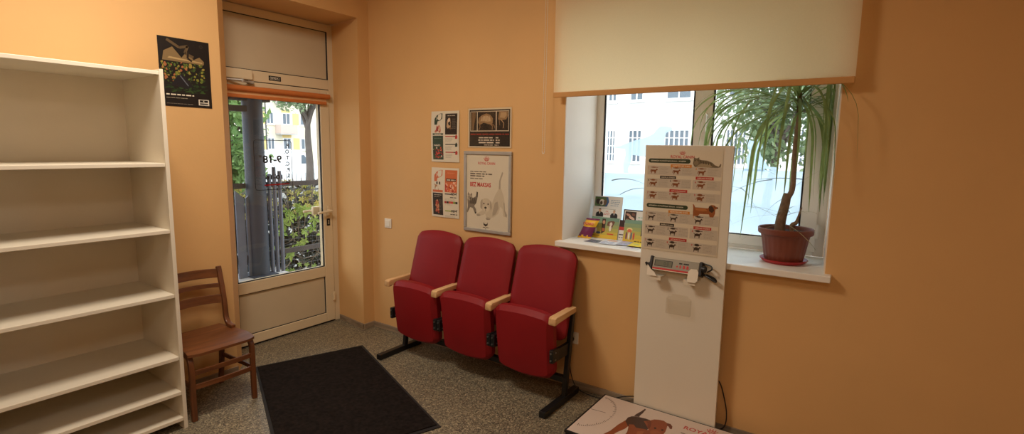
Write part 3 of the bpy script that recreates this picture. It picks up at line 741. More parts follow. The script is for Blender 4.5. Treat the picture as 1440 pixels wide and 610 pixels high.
infosheet('info_sheet', 'green-logo pet food info sheet, upper one left of the framed poster', 1.502, 0)
infosheet('info_sheet', 'orange-logo pet food info sheet, lower one left of the framed poster', 1.069, 1)

# --- dark poster on the left wall
t = thing('dark_poster', 'black nature poster with green foliage on the left wall above the chair', 'poster', (.003, -1.607, 1.845))
w_, h_ = .297, .415
a = Art((0, 0, 0), (0, 1, 0), (0, 0, 1))
a.rect(.0, .0, w_, h_, (26, 20, 17)); r = random.Random(12)
a.poly([(.02, .275), (.26, .27), (.262, .29), (.235, .315), (.20, .295), (.16, .34), (.13, .30), (.08, .36), (.03, .33)], (128, 104, 68)); a.poly([(.05, .29), (.25, .278), (.252, .285), (.06, .30)], (176, 148, 100))
a.line([(.05, .40), (.12, .36), (.17, .375), (.15, .33), (.20, .31)], .016, (92, 74, 50)); a.line([(.17, .34), (.165, .30), (.19, .285)], .012, (40, 30, 24))
for k in range(150):
    y = .15+.12*r.random(); a.ell(.01+.25*r.random(), y, r.uniform(.004, .011), r.uniform(.003, .008), r.choice([(86, 104, 40), (120, 124, 48), (62, 84, 34), (150, 132, 60), (44, 60, 28), (160, 96, 60)]), 7, r.random()*3, k % 15 == 0)
for k in range(70): a.ell(.01+.26*r.random(), .085+.06*r.random(), r.uniform(.006, .02), r.uniform(.002, .006), r.choice([(40, 62, 28), (52, 78, 34), (30, 44, 24)]), 7, r.uniform(-.4, .4), k % 15 == 0)
a.poly([(.06, .13), (.10, .19), (.13, .20), (.19, .13), (.15, .11)], (30, 26, 30)); a.line([(.115, .19), (.16, .13)], .006, (96, 100, 110))
a.words(.03, .19, .068, .012, (222, 212, 190), 4, 0); a.words(.03, .15, .05, .006, (150, 140, 120), 5, 0); a.words(.03, .18, .015, .005, (120, 110, 96), 6, 0)
a.rect(.215, .015, .279, .052, (214, 206, 190)); a.rect(.222, .034, .272, .048, (24, 20, 18)); a.text('K', .243, .036, .010, (220, 214, 200), bold=.03); a.rect(.222, .02, .272, .029, (60, 54, 48)); a.ell(.248, .382, .011, .011, (58, 48, 40)); a.ell(.248, .382, .008, .008, (32, 26, 22))
a.build('print', t, back=(w_, h_, (24, 19, 17)))

# ================================================================== DISPLAY BOARD, SCALE
t = thing('display_board', 'tall white display board standing behind the floor scale', 'board', (2.745, -.0735, 0))
b = MB(); b.box(-.243, .243, -.0095, .0095, 0, 1.647, .0025); b.build('panel', BOARD, t)

t = thing('condition_chart', 'body condition chart of cats and dogs in a clear holder on the white board', 'poster', (2.517, -.0835, 1.04))
w_, h_ = .420, .583
a = Art((0, -.0014, 0), (1, 0, 0), (0, 0, 1))
f = lambda q: (1-q)*h_
RDC, ORC, GNC, BKC, ROW = (190, 44, 44), (214, 138, 54), (44, 62, 42), (44, 40, 36), (204, 194, 178)
crown(a, .48*w_, f(.047), .034, .021, (196, 40, 42)); a.text('ROYAL CANIN', .48*w_, f(.083), .0165, (196, 40, 42), w=.132, align='c', bold=.02)
def block(a, q0, title, rows, tabs, silh, cols):
    a.rrect(.008, f(q0+.042), .248, f(q0), .012, GNC); a.text(title, .022, f(q0+.030), .0105, (232, 226, 206), w=.20, bold=.02)
    n = 0
    for ri, (r0, r1) in enumerate(rows):
        if ri == 1: a.rect(.004, f(r1), .258, f(r0), ROW); a.rect(.266, f(r1), w_-.004, f(r0), ROW, False)
        else: a.rect(.004, f(r1), w_-.004, f(r0), ROW)
        for ci in range(3):
            x = .008+ci*.131+(.008 if ci == 2 else 0); n += 1; y0 = f(r1)+.006; rh = (r1-r0)*h_
            a.text(str(n), x, y0+rh*.55, rh*.22, cols[n-1], bold=.02)
            fat = (n-1)/8
            a.line([(x+.014, y0+rh*.70), (x+.058, y0+rh*.70)], rh*.06, silh, False)
            a.ell(x+.032, y0+rh*.70, .014, rh*(.055+.08*fat), silh)
            a.shape(CATS if title.endswith('KAĶIEM') else DOG, x+.010, y0, .046, rh*.58, silh)
            a.ell(x+.030, y0+rh*.32, .013, rh*(.07+.11*fat), silh, 12)
            a.para(x+.066, x+.122, y0+rh*.85, 6, rh*.135, (168, 158, 144), n*7, rh*.06)
    for x0, x1, q, c, s in tabs:
        a.rect(x0*w_, f(q+.028), x1*w_, f(q), c); a.text(s, (x0+x1)/2*w_, f(q+.021), .0082, (236, 228, 206), w=(x1-x0)*w_*.82, align='c', bold=.015)
NC = [ORC]*3+[BKC]*2+[RDC]*4
block(a, .09, 'ĶERMEŅA KONDĪCIJAS SKALA - KAĶIEM', ((.16, .25), (.285, .375), (.41, .497)),
      ((.33, .61, .143, ORC, 'NEPIETIEKAMS SVARS'), (.19, .41, .257, BKC, 'IDEĀLS SVARS'), (.67, .90, .253, RDC, 'LIEKAIS SVARS'), (.33, .57, .385, RDC, 'APTAUKOŠANĀS')), (134, 76, 38), NC)
block(a, .535, 'ĶERMEŅA KONDĪCIJAS SKALA - SUŅIEM', ((.615, .715), (.752, .85), (.89, .985)),
      ((.33, .62, .592, ORC, 'NEPIETIEKAMS SVARS'), (.22, .42, .725, BKC, 'IDEĀLS SVARS'), (.68, .91, .728, RDC, 'LIEKAIS SVARS'), (.36, .60, .862, RDC, 'APTAUKOŠANĀS')), (56, 40, 32), NC)
# lying cat and standing dog pictures
cg = (112, 100, 78); x0, y0, sw, sh = .262, f(.163), .15, .055
a.shape([(.0, .35), (.02, .8), (.03, 1), (.09, .88), (.16, .9), (.21, 1), (.22, .78), (.30, .72), (.5, .68), (.68, .5), (.78, .25), (.92, .12), (.97, .4), (1, .35), (.98, .05), (.85, 0), (.1, 0), (.04, .1)], x0, y0, sw, sh, cg)
a.shape([(.1, .05), (.3, .4), (.6, .35), (.7, .1), (.6, .0), (.2, 0)], x0, y0, sw, sh, (168, 152, 122)); a.shape([(.03, .4), (.1, .8), (.19, .6), (.2, .3), (.1, .15)], x0, y0, sw, sh, (140, 126, 98))
for k in range(5): a.shape([(.26+.09*k, .68-.05*k), (.29+.09*k, .66-.05*k), (.31+.09*k, .4-.05*k), (.28+.09*k, .4-.05*k)], x0, y0, sw, sh, (78, 68, 52), lift=k == 0)
a.ell(x0+.012, y0+.036, .003, .0022, (30, 26, 22)); a.ell(x0+.026, y0+.036, .003, .0022, (30, 26, 22))
x0, y0, sw, sh = .275, f(.628), .135, .068; cd = (156, 88, 44)
a.shape([(.02, .62), (0, .98), (.05, .92), (.10, .72), (.3, .72), (.62, .70), (.66, .9), (.74, 1), (.86, .98), (.9, .9), (1, .84), (.98, .72), (.9, .66), (.9, .3), (.84, 0), (.7, 0), (.66, .22), (.3, .2), (.22, 0), (.03, 0), (.02, .3)], x0, y0, sw, sh, cd)
a.shape([(.66, .5), (.64, .85), (.72, .96), (.82, .8), (.86, .55), (.78, .35)], x0, y0, sw, sh, (62, 38, 28)); a.shape([(.1, .65), (.5, .66), (.6, .5), (.4, .42), (.12, .5)], x0, y0, sw, sh, (186, 116, 62)); a.ell(x0+.118, y0+.058, .0035, .003, (30, 22, 18)); a.ell(x0+.133, y0+.053, .003, .004, (30, 22, 18))
a.build('print', t, back=(w_, h_, (226, 216, 194)))
b = MB(); b.box(-.006, w_+.006, -.0042, -.0036, -.004, h_+.022); b.box(-.006, w_+.006, -.0042, -.0004, -.006, -.003); b.build('clear_holder', ACRY, t)

t = thing('scale_display', 'grey scale display with red stripe held on the white board', 'scale display', (2.725, -.112, .925))
M = Matrix.Rotation(math.radians(-20), 4, 'X')
b = MB(); b.box(-.132, .132, -.026, .022, .0, .072, .004, M); b.build('housing', GREYM, t)
a = Art(M @ Vector((-.128, -.0265, .002)), (1, 0, 0), M.to_3x3() @ Vector((0, 0, 1)))
a.rect(0, .001, .256, .011, (190, 40, 38)); a.rect(0, -.003, .256, .001, (222, 210, 186)); a.rect(.008, .020, .112, .056, (40, 38, 34)); a.rect(.012, .023, .108, .053, (108, 106, 86))
a.text('0.0', .062, .028, .020, (74, 74, 60), w=.028); a.words(.148, .205, .046, .012, (34, 30, 28), 4, 0)
for k, (x, c) in enumerate(((.133, 0), (.152, 1), (.172, 1), (.192, 1))): a.text('+SBB'[k], x, .022+.003*(k == 0), .018 if k else .012, (206, 40, 40), bold=.05)
a.build('face_print', t)
for s in (-1, 1):
    b = MB(); b.box(*sorted((s*.132, s*.15)), -.03, .026, -.003, .078, .005, M); b.build('end_cap', BLK, t)
b = MB(); b.tube([(.15, -.01, .045), (.168, -.014, .044)], .018, 14); b.build('knob', BLK, t, True)
b = MB(); b.tube([(-.15, 0, .03), (-.166, -.006, .03), (-.175, -.01, .04)], [.014, .010, .006], 10); b.build('knob', BLK, t, True)
b = MB(); b.tube(curve([(.15, .015, .07), (.19, .0, .066), (.20, -.01, .05), (.175, -.005, .03)], 6), .004, 6); b.tube(curve([(.15, .01, .012), (.19, -.005, -.002), (.225, -.01, -.016), (.215, -.005, .0), (.17, .005, .012)], 6), .006, 6); b.build('cable_loop', CABLE, t, True)
t = thing('display_bracket', 'white sheet metal bracket under the scale display', 'bracket', (2.725, -.0842, .905))
b = MB(); b.box(-.11, .12, -.0015, 0, -.01, .075); b.build('back_plate', METW, t)
for s, x0, x1 in ((-1, -.145, -.06), (1, .045, .135)):
    b = MB(); b.prism([(x0, 0), (x1, 0), (x1-s*0-.012, -.062), (x0+.012, -.062)], (0, -.0, -.006), (1, 0, 0), (0, 1, 0), (0, 0, -.0022)); b.box(x0+.012, x1-.012, -.064, -.062, -.030, -.006); b.build('support_lip', METW, t)
    xx = s*.112
    b = MB(); b.prism([(-.034, 0), (.012, 0), (.022, .012), (.022, .058), (.010, .072), (-.022, .07), (-.034, .055)], (xx, -.0725, -.012), (1, 0, 0), (0, .35, 1), (0, .002, 0)) if s > 0 else b.prism([(-.03, 0), (.03, 0), (.012, .02), (-.012, .035), (-.036, .06)], (xx-.01, -.072, -.006), (1, 0, 0), (0, .35, 1), (0, .002, 0))
    b.build('side_tab', METW, t)
t = thing('leaflet_holder', 'empty clear acrylic leaflet holder low on the white board', 'holder', (2.748, -.0838, .68))
b = MB(); b.prism([(-.068, 0), (.068, 0), (.068, .095), (.052, .098), (.048, .112), (-.042, .112), (-.046, .098), (-.068, .095)], (0, 0, 0), (1, 0, 0), (0, 0, 1), (0, -.0015, 0)); b.build('back_plate', ACRY, t)
b = MB(); b.prism([(-.068, 0), (.068, 0), (.068, .090), (.04, .084), (-.04, .084), (-.068, .090)], (0, -.026, 0), (1, 0, 0), (0, 0, 1), (0, -.0015, 0)); b.box(-.068, .068, -.026, -.0015, -.0015, 0); b.box(-.0695, -.068, -.0275, 0, 0, .09); b.box(.068, .0695, -.0275, 0, 0, .09); b.build('front_pocket', ACRY, t)

t = thing('floor_scale', 'low floor scale platform with a dachshund picture at the foot of the board', 'scale', (2.31, -.620, 0))
SW, SD = .95, .53
b = MB(); b.box(.004, SW-.004, .004, SD-.004, .012, .052, .006)
for x in (.06, SW-.06):
    for y in (.06, SD-.06): b.tube([(x, y, 0), (x, y, .014)], .02, 12)
b.build('base', BLK, t)
b = MB()
for q in ((0, SW, 0, .012), (0, SW, SD-.008, SD), (0, .012, .0121, SD-.0081), (SW-.012, SW, .0121, SD-.0081)): b.box(q[0], q[1], q[2], q[3], .048, .062, .002)
b.build('edge_trim', BLK, t)
a = Art((.010, .010, .0615), (1, 0, 0), (0, 1, 0)); pw, ph = SW-.02, SD-.016
def sp(px): return px
# dial in the far left corner
for k in range(42):
    an = math.radians(-80+164*k/41); r0 = .93 if k % 5 else .88
    p0 = (.150*r0*math.cos(an)+.002, .281+.208*r0*math.sin(an)); p1 = (.150*math.cos(an)+.002, .281+.208*math.sin(an))
    a.line([p0, p1], .0032, (74, 58, 50))
a.line([(.005, .294), (.098, .303)], .004, (80, 64, 56))
br, dk, bl = (142, 74, 44), (70, 48, 40), (116, 58, 36)
a.poly([(.248, .370), (.252, .40), (.264, .45), (.270, .491), (.279, .484), (.279, .43), (.276, .385), (.282, .376)], dk)
a.poly([(.227, .289), (.245, .285), (.269, .258), (.262, .202), (.240, .14), (.228, .075), (.185, .06), (.190, .09), (.204, .135), (.212, .218)], br)
a.poly([(.229, .285), (.227, .331), (.240, .358), (.258, .370), (.318, .381), (.343, .379), (.374, .30), (.366, .26), (.331, .236), (.299, .214), (.278, .222), (.25, .26)], dk)
a.poly([(.262, .262), (.285, .275), (.31, .25), (.345, .262), (.38, .27), (.46, .28), (.47, .20), (.455, .12), (.40, .07), (.33, .06), (.29, .10), (.285, .18)], br)
a.poly([(.318, .345), (.34, .368), (.36, .401), (.385, .414), (.411, .419), (.435, .405), (.446, .375), (.452, .346), (.458, .306), (.457, .261), (.44, .232), (.415, .222), (.391, .240), (.366, .285)], br)
a.poly([(.435, .405), (.455, .407), (.472, .385), (.478, .357), (.468, .352), (.455, .372), (.444, .376)], bl); a.poly([(.33, .352), (.345, .335), (.362, .285), (.375, .285), (.368, .33), (.352, .372)], bl)
a.ell(.418, .262, .03, .03, (156, 88, 54)); a.ell(.428, .238, .013, .012, dk); a.ell(.398, .31, .007, .008, (26, 20, 18)); a.ell(.438, .315, .007, .008, (26, 20, 18))
a.poly([(.30, .10), (.34, .10), (.335, .02), (.295, .02)], br); a.poly([(.40, .10), (.44, .10), (.445, .02), (.40, .02)], br); a.poly([(.33, .22), (.36, .24), (.37, .14), (.345, .12)], (160, 92, 56))
ROT = (190, 60, 56)
a.text('ROYAL CANIN', .528, .400, .038, ROT, w=.325, bold=.02); crown(a, .670, .448, .060, .046, ROT)
a.words(.53, .85, .345, .016, (130, 110, 100), 4, .1); a.words(.53, .85, .315, .016, (130, 110, 100), 6, .3)
a.build('top_plate', t, back=(pw, ph, (212, 194, 180)), thick=.006)

# ================================================================== PLANT
t = thing('potted_plant', 'tall potted dragon tree with drooping ribbon leaves on the window sill', 'plant', (3.232, .175, 1.022))
prof = [(.0945, 0), (.098, .004), (.108, .06), (.118, .12), (.124, .145), (.126, .147), (.136, .149), (.139, .155), (.140, .178), (.137, .181), (.132, .178), (.124, .15), (.118, .13), (.05, .128)]
b = MB(); b.lathe(prof, seg=96, rib=lambda i, k: (-.022 if (k % 4 in (0, 1)) and 1 <= i <= 3 else 0)); b.build('pot', POT, t, True)
b = MB(); b.lathe([(.05, .14), (.119, .150), (.124, .158), (.08, .162), (.03, .164), (.004, .163)], seg=40); b.build('soil', SOIL, t, True)
b = MB(); b.tube(curve([(-.03, 0, .15), (-.028, 0, .22), (-.015, 0, .30), (-.008, .0, .355), (-.006, 0, .37)], 6), [.029-.0004*k for k in range(25)], 12)
b.tube(curve([(-.012, 0, .33), (.004, -.004, .36), (.016, -.004, .40), (.016, 0, .50), (.012, .002, .62), (.016, 0, .75), (.014, 0, .87), (.014, 0, .91)], 6), [.0155-.00012*k for k in range(43)], 10)
b.tube(curve([(.03, -.01, .155), (.032, -.012, .20), (.05, -.015, .215), (.058, -.016, .25), (.07, -.018, .30)], 5), [.012, .012, .012, .012, .012, .012, .012, .011, .011, .011, .010, .009, .008, .007, .006, .005, .005, .005, .004, .004, .004], 8)
b.build('stem', BARK, t, True)
b = MB(); lr = random.Random(21); top = Vector((.014, 0, .89))
def blade(b, p, az, el, L, wmax, droop, n=16, twist=0):
    pts = []; p = Vector(p); e = el; ds = L/n
    for i in range(n+1):
        pts.append(p.copy()); s = i/n
        dirv = Vector((math.cos(e)*math.cos(az), math.cos(e)*math.sin(az), math.sin(e)))
        p = p+dirv*ds; e = max(e-droop*(.5+1.1*s)*ds/.1*.17, math.radians(-86))
        wx, wy, wz = p+Vector((3.232, .175, 1.022))
        if wy > .425: p.y -= wy-.425
        if wx < 3.03 and wy < -.02: p.y += -.02-wy
        if wx > 3.385 and wy > -.02: p.x -= wx-3.385
        if wz > 1.9 and wy < -.045 and wy > -.12: p.y += (-.045-wy)
        az += lr.uniform(-.03, .03)
    side0 = Vector((-math.sin(az), math.cos(az), 0)); rows = []
    for i, q in enumerate(pts):
        s = i/n; w = wmax*min(1, .35+s*4)*(1-s**3)**.8+.0008
        tg = (pts[min(i+1, n)]-pts[max(i-1, 0)]).normalized()
        sd = (side0-tg*side0.dot(tg)).normalized(); a_ = twist*s; nn = tg.cross(sd); sd = sd*math.cos(a_)+nn*math.sin(a_); nn = tg.cross(sd)
        rows.append([b.bm.verts.new(q-sd*w/2), b.bm.verts.new(q+nn*w*.16), b.bm.verts.new(q+sd*w/2)])
    for i in range(n):
        for k in (0, 1):
            f = b.bm.faces.new((rows[i][k], rows[i][k+1], rows[i+1][k+1], rows[i+1][k])); f.material_index = b.mi; f.tag = True
for k in range(72):
    az = 2.39996*k+lr.uniform(-.2, .2); el = math.radians(lr.uniform(10, 62)) if k < 44 else math.radians(lr.uniform(-30, 15))
    if math.sin(az) < -.2: el = min(el, math.radians(30))
    blade(b, top+Vector((0, 0, lr.uniform(-.10, .02))), az, el, lr.uniform(.52, .86), lr.uniform(.010, .018), lr.uniform(1.6, 3.0), twist=lr.uniform(-1.2, 1.2))
for k in range(20):
    az = math.radians(lr.uniform(150, 215) if k < 15 else lr.uniform(-40, 40))
    blade(b, top+Vector((0, 0, lr.uniform(-.12, -.01))), az, math.radians(lr.uniform(0, 48)), lr.uniform(.6, .82), lr.uniform(.010, .016), lr.uniform(1.7, 2.8), twist=lr.uniform(-1.5, 1.5))
blade(b, top, math.radians(262), math.radians(60), .45, .006, .55)
b.build('foliage', LEAF, t, True, recalc=False)
b = MB()
for k in range(9):
    az = lr.uniform(0, 6.28); blade(b, Vector((-.01, 0, lr.uniform(.2, .45))), az, math.radians(lr.uniform(-20, 50)), lr.uniform(.16, .32), .004, 1.1, 10)
for k in range(6):
    az = math.radians(lr.uniform(190, 350)); blade(b, Vector((.0, 0, .25)), az, math.radians(20), lr.uniform(.22, .3), .004, 1.3, 10)
b.build('dry_leaf', LEAFD, t, True, recalc=False)
b = MB(); b.lathe([(.08, .0), (.098, 0), (.104, .004), (.118, .022), (.121, .023), (.120, .019), (.106, .006), (.10, .0135), (.04, .0135)], (3.232, .175, 1.0085), 48)
o = b.build('plant_saucer', SAUCER, None, True); tag(o, 'round red plastic saucer under the flower pot on the sill', 'saucer')
#@@PART3
# ================================================================== LEAFLETS ON THE SILL
SZ = 1.0086
def leaflet(name, label, cat, x0, x1, yb, yt, zt, draw, col=(228, 226, 220), thick=.0012, group=None, dx=0):
    W = x1-x0; V = Vector((dx, yt-yb, zt-SZ-.001)); Hh = V.length
    U = Vector((1, 0, 0)); U = (U-V.normalized()*U.dot(V.normalized())).normalized()
    a = Art((0, 0, 0), U, V, step=.00018); draw(a, W, Hh)
    o = a.build(name, None, back=(W, Hh, col), thick=thick); o.location = (x0, yb, SZ+.0012); tag(o, label, cat, group); return o
LG = 'leaflets and booklets on the window sill'
def dA(a, w, h):
    a.poly([(.004, h-.075), (.004, h-.006), (.105, h-.006), (.115, h-.04), (.10, h-.075)], (60, 96, 150)); a.poly([(.005, h-.073), (.005, h-.008), (.09, h-.008), (.10, h-.04), (.085, h-.073)], (86, 110, 62))
    a.ell(.03, h-.04, .018, .02, (52, 42, 36)); a.ell(.06, h-.045, .02, .022, (226, 222, 214)); a.ell(.085, h-.045, .012, .02, (120, 96, 74)); a.ell(.055, h-.05, .01, .014, (70, 56, 46))
    for i in range(4): a.words(.128, .205, h-.028-.013*i, .006, (110, 140, 170), i+3, .3)
def person(a, x, y, s, hair):
    a.shape(BUST, x-s*.5, y, s, s*1.15, (28, 26, 28)); a.poly([(x-s*.09, y+s*.6), (x+s*.09, y+s*.6), (x, y+s*.3)], (236, 232, 226)); a.poly([(x-s*.02, y+s*.56), (x+s*.02, y+s*.56), (x, y+s*.34)], (60, 30, 34), True)
    a.ell(x, y+s*.78, s*.15, s*.19, (214, 168, 138)); a.poly([(x-s*.16, y+s*.8), (x-s*.14, y+s*.98), (x, y+s*1.03), (x+s*.14, y+s*.98), (x+s*.16, y+s*.8), (x+s*.1, y+s*.9), (x-s*.1, y+s*.9)], hair)
def dB(a, w, h):
    a.rect(.01, h-.008, w*.8, h-.005, (150, 150, 150)); person(a, .055, h-.064, .058, (40, 30, 26)); person(a, .165, h-.066, .054, (130, 100, 70))
    a.text('KK', .112, h-.030, .012, (196, 60, 60), align='c'); a.words(.09, .135, h-.040, .006, (196, 80, 80), 4, 0); a.words(.088, .138, h-.048, .005, (196, 80, 80), 5, 0)
    a.rect(0, 0, w, h-.10, (210, 210, 206))
def green(seed):
    def d(a, w, h):
        for k in range(6):
            c0, c1 = (112, 150, 132), (226, 190, 60); t = k/5; a.rect(0, h*(1-(k+1)/6), w, h*(1-k/6), tuple(int(c0[i]*(1-t)+c1[i]*t) for i in range(3)), k == 0)
        if seed == 1:
            a.poly([(.085, .03), (.082, h-.01), (.108, h-.01), (.112, .05)], (66, 46, 40)); a.poly([(.09, .05), (.088, h*.5), (.108, h*.48), (.11, .05)], (176, 96, 50)); a.ell(.096, h-.035, .010, .014, (200, 150, 120))
            a.poly([(.12, h*.62), (.125, h*.80), (.14, h*.84), (.165, h*.86), (.178, h*.82), (.166, h*.62), (.158, h*.42), (.142, h*.40), (.14, h*.6)], (116, 78, 60)); a.ell(.148, h*.5, .009, .02, (232, 224, 210)); a.ell(.15, h*.7, .010, .014, (220, 206, 190))
            a.ell(.028, h*.34, .009, .02, (90, 120, 140)); a.ell(.044, h*.36, .008, .018, (230, 220, 200)); a.ell(.065, h*.26, .018, .008, (60, 80, 120)); a.words(.13, .185, .03, .012, (206, 70, 40), 6, 0); a.words(.01, .08, .016, .006, (80, 80, 60), 7, 0)
        else:
            a.ell(.04, h*.56, .02, .012, (230, 214, 150)); a.ell(.04, h*.5, .016, .012, (214, 110, 70)); a.poly([(.015, h*.12), (.02, h*.36), (.045, h*.42), (.075, h*.36), (.07, h*.12)], (206, 176, 80)); 
            for k in range(4): a.ell(.022+.017*k, h*.28, .006, .026, [(120, 60, 90), (230, 226, 210), (90, 110, 130), (196, 70, 60)][k], lift=k == 0)
            a.poly([(.12, h*.3), (.118, h*.85), (.135, h*.9), (.14, h*.4)], (50, 40, 46)); a.words(.08, .14, .006, .008, (40, 36, 40), 9, 0); a.ell(.16, h*.45, .015, .02, (100, 60, 40))
    return d
def dE(a, w, h):
    a.rect(.006, h-.085, .085, h-.006, (60, 44, 38))
    for k, (x, y, rx, ry, c) in enumerate(((.03, h-.03, .02, .008, (196, 150, 130)), (.055, h-.05, .022, .009, (222, 190, 170)), (.03, h-.065, .016, .008, (150, 100, 84)), (.065, h-.025, .012, .01, (120, 80, 66)), (.06, h-.072, .02, .006, (230, 210, 196)))): a.ell(x, y, rx, ry, c, rot=-.4)
    a.words(.10, .19, h-.045, .009, (150, 190, 170), 4, 0); a.words(.10, .18, h-.062, .005, (160, 160, 160), 5, 0)
def dD(a, w, h):
    a.rect(0, h*.62, w, h, (60, 44, 44)); a.rect(0, h*.5, w, h*.66, (190, 60, 50)); a.words(.004, w-.002, h*.25, .012, (90, 80, 80), 3, 0); a.words(.004, w-.002, h*.12, .008, (120, 110, 110), 4, 0)
leaflet('leaflet', 'white leaflet with a dog photo on blue, tallest one against the window frame', 'leaflet', 1.945, 2.164, .385, .425, 1.283, dA, group=LG)
leaflet('booklet', 'white booklet showing two people in black suits', 'booklet', 1.972, 2.189, .305, .345, 1.207, dB, group=LG)
leaflet('brochure', 'green and yellow brochure with a brown dog, standing beside the purple treat bag', 'brochure', 2.006, 2.214, .225, .262, 1.152, green(1), group=LG)
leaflet('leaflet', 'narrow white and red leaflet between the two green and yellow brochures', 'leaflet', 2.216, 2.252, .235, .262, 1.145, dD, group=LG)
leaflet('brochure', 'dark brown brochure behind the leaflet with the puppy photo', 'brochure', 2.196, 2.40, .33, .37, 1.207, lambda a, w, h: a.rect(.004, .004, w-.004, h-.004, (66, 46, 42)).rect(.01, h*.2, .03, h*.7, (150, 90, 60)), (58, 42, 38), group=LG)
leaflet('leaflet', 'white leaflet with a photo of puppies, partly behind the display board', 'leaflet', 2.222, 2.43, .29, .325, 1.205, dE, group=LG)
leaflet('brochure', 'green and yellow brochure half hidden behind the display board', 'brochure', 2.262, 2.465, .205, .245, 1.154, green(2), group=LG)
# treat bag: pillow pack
t = thing('treat_bag', 'purple and yellow pet treat bag leaning at the left end of the sill', 'bag', (1.995, .17, SZ))
bw, bh, n = .102, .145, 12; b = MB(); fr = []; bk = []
for j in range(n+1):
    v = j/n; r1 = []; r2 = []
    for i in range(n+1):
        u = 2*i/n-1; p = .020*max(0, (1-u*u))**.6*max(0, 1-(2*v-1)**4); x = u*bw/2*(1-.06*math.sin(PI*v)); z = v*bh*.93; y = v*.045+(.004*math.sin(9*u) if v in (0, 1) else 0)
        x += v*.045
        r1.append(b.bm.verts.new((x, y-p, z))); r2.append(b.bm.verts.new((x, y+p+.0008, z)))
    fr.append(r1); bk.append(r2)
for j in range(n):
    for i in range(n):
        for g in (fr[j][i:i+2]+fr[j+1][i:i+2][::-1], (bk[j][i:i+2]+bk[j+1][i:i+2][::-1])[::-1]):
            f = b.bm.faces.new(g); v = (j+.5)/n; u = i/n; f.tag = True
            f.material_index = 1 if (v < .09 or .60 < v < .88 or (v < .2 and i in (3, 4, 8))) else 0
rim = [(0, i) for i in range(n)]+[(j, n) for j in range(n)]+[(n, i) for i in range(n, 0, -1)]+[(j, 0) for j in range(n, 0, -1)]
for q in range(len(rim)):
    (j, i), (J, I) = rim[q], rim[(q+1) % len(rim)]; f = b.bm.faces.new((bk[j][i], bk[J][I], fr[J][I], fr[j][i])); f.tag = True
b.build('pack', [mat('purple foil', (112, 34, 84), .3), mat('yellow foil', (240, 190, 46), .3)], t, True)
a = Art((-.040+.030, .006, .09), (1, 0, 0), Vector((.0, .045, .135)), step=.0003)
a.text('DREAMIES', .0, .003, .018, (190, 40, 44), w=.078, bold=.03);
a.build('front_print', t).location = (.0, -.007, 0)
def flat(name, label, cat, O, U, V, lift, draw, col):
    U, V = Vector((*U, 0)), Vector((*V, 0)); w, h = U.length, V.length
    a = Art((0, 0, 0), U, V-U.normalized()*V.dot(U.normalized()), step=.00015); draw(a, w, h)
    o = a.build(name, None, back=(w, h, col), thick=.0007); o.location = (*O, SZ+.0012+lift); tag(o, label, cat, LG)
def dG(a, w, h):
    a.ell(w*.5, h*.75, w*.3, h*.10, (224, 160, 90)); a.words(w*.3, w*.8, h*.72, .008, (190, 70, 60), 3, 0); a.para(.008, w-.008, h*.6, 4, h*.12, (90, 110, 170), 3, .012)
def dP(c):
    def d(a, w, h):
        r = random.Random(c[0])
        for k in range(22): a.ell(w*r.uniform(.15, .85), h*r.uniform(.1, .9), w*.10, h*.05, (c[0]-r.randint(0, 70), c[1]-r.randint(0, 70), c[2]-r.randint(0, 60)), 7, r.random()*3, k % 6 == 0)
    return d
flat('leaflet', 'grey patterned leaflet lying at the left front of the sill', 'leaflet', (2.055, .045), (.10, -.004), (.012, .105), .0, dP((120, 122, 134)), (120, 122, 134))
flat('leaflet', 'white and blue leaflet lying flat at the front of the sill', 'leaflet', (2.170, .018), (.118, .016), (-.028, .175), .0032, dG, (222, 226, 234))
flat('leaflet', 'pale grey patterned leaflet lying beside the white and blue one', 'leaflet', (2.285, .045), (.10, .012), (-.024, .14), .006, dP((186, 188, 204)), (186, 188, 204))
flat('leaflet', 'white leaflet lying half under the yellow one', 'leaflet', (2.335, -.012), (.12, .012), (-.012, .12), .0, dP((226, 226, 230)), (228, 228, 230))
flat('leaflet', 'yellow leaflet lying flat next to the display board', 'leaflet', (2.368, .035), (.115, .012), (-.018, .15), .0088, lambda a, w, h: (a.ell(w*.3, h*.5, w*.2, h*.12, (190, 196, 120)), a.words(w*.3, w*.9, h*.2, .012, (120, 110, 40), 3, 0)), (236, 210, 60))

# ================================================================== OUTSIDE
CONC = mat('concrete', (190, 190, 190), .85, var=.12, scale=6, bump=.2)
STEELB = mat('blue grey paint', (58, 63, 75), .55, var=.15, scale=9)
PICK = mat('pale blue grey paint', (100, 106, 122), .55, var=.15, scale=9)
TIMB = mat('dark stained timber', (72, 66, 64), .7, var=.3, scale=9)
WIRE = mat('galvanised wire', (96, 98, 102), .5, metal=.5)
TWIG = mat('grey twig', (122, 108, 92), .8, var=.3)
VLEAF = leafmat('creeper leaf', (170, 188, 100), (118, 148, 70), 7)
VLEAF2 = mat('yellowing creeper leaf', (206, 190, 104), .55, col2=(150, 160, 70), scale=7)
TLEAF = leafmat('tree leaf', (136, 166, 100), (90, 124, 70), 3)
TLEAF2 = leafmat('grey green tree leaf', (150, 168, 130), (104, 128, 94), 3)
HLEAF = mat('dark hedge leaf', (52, 62, 44), .7, col2=(24, 30, 24), scale=5)
TRUNK = mat('grey trunk', (96, 88, 82), .85, var=.3, scale=5, bump=.5)
FACADE = mat('cream facade', (232, 226, 204), .8, var=.04, scale=1)
FACW = mat('white facade', (240, 242, 242), .8, var=.03, scale=1)
YEL = mat('yellow facade panel', (238, 210, 140), .8, var=.05)
WGL = mat('dark window glass', (96, 110, 122), .15)
WFR = mat('white window frame', (240, 240, 240), .5)
BALC = mat('pinkish balcony panel', (206, 186, 176), .7)
VANW = mat('white van paint', (240, 242, 244), .25, coat=.4)
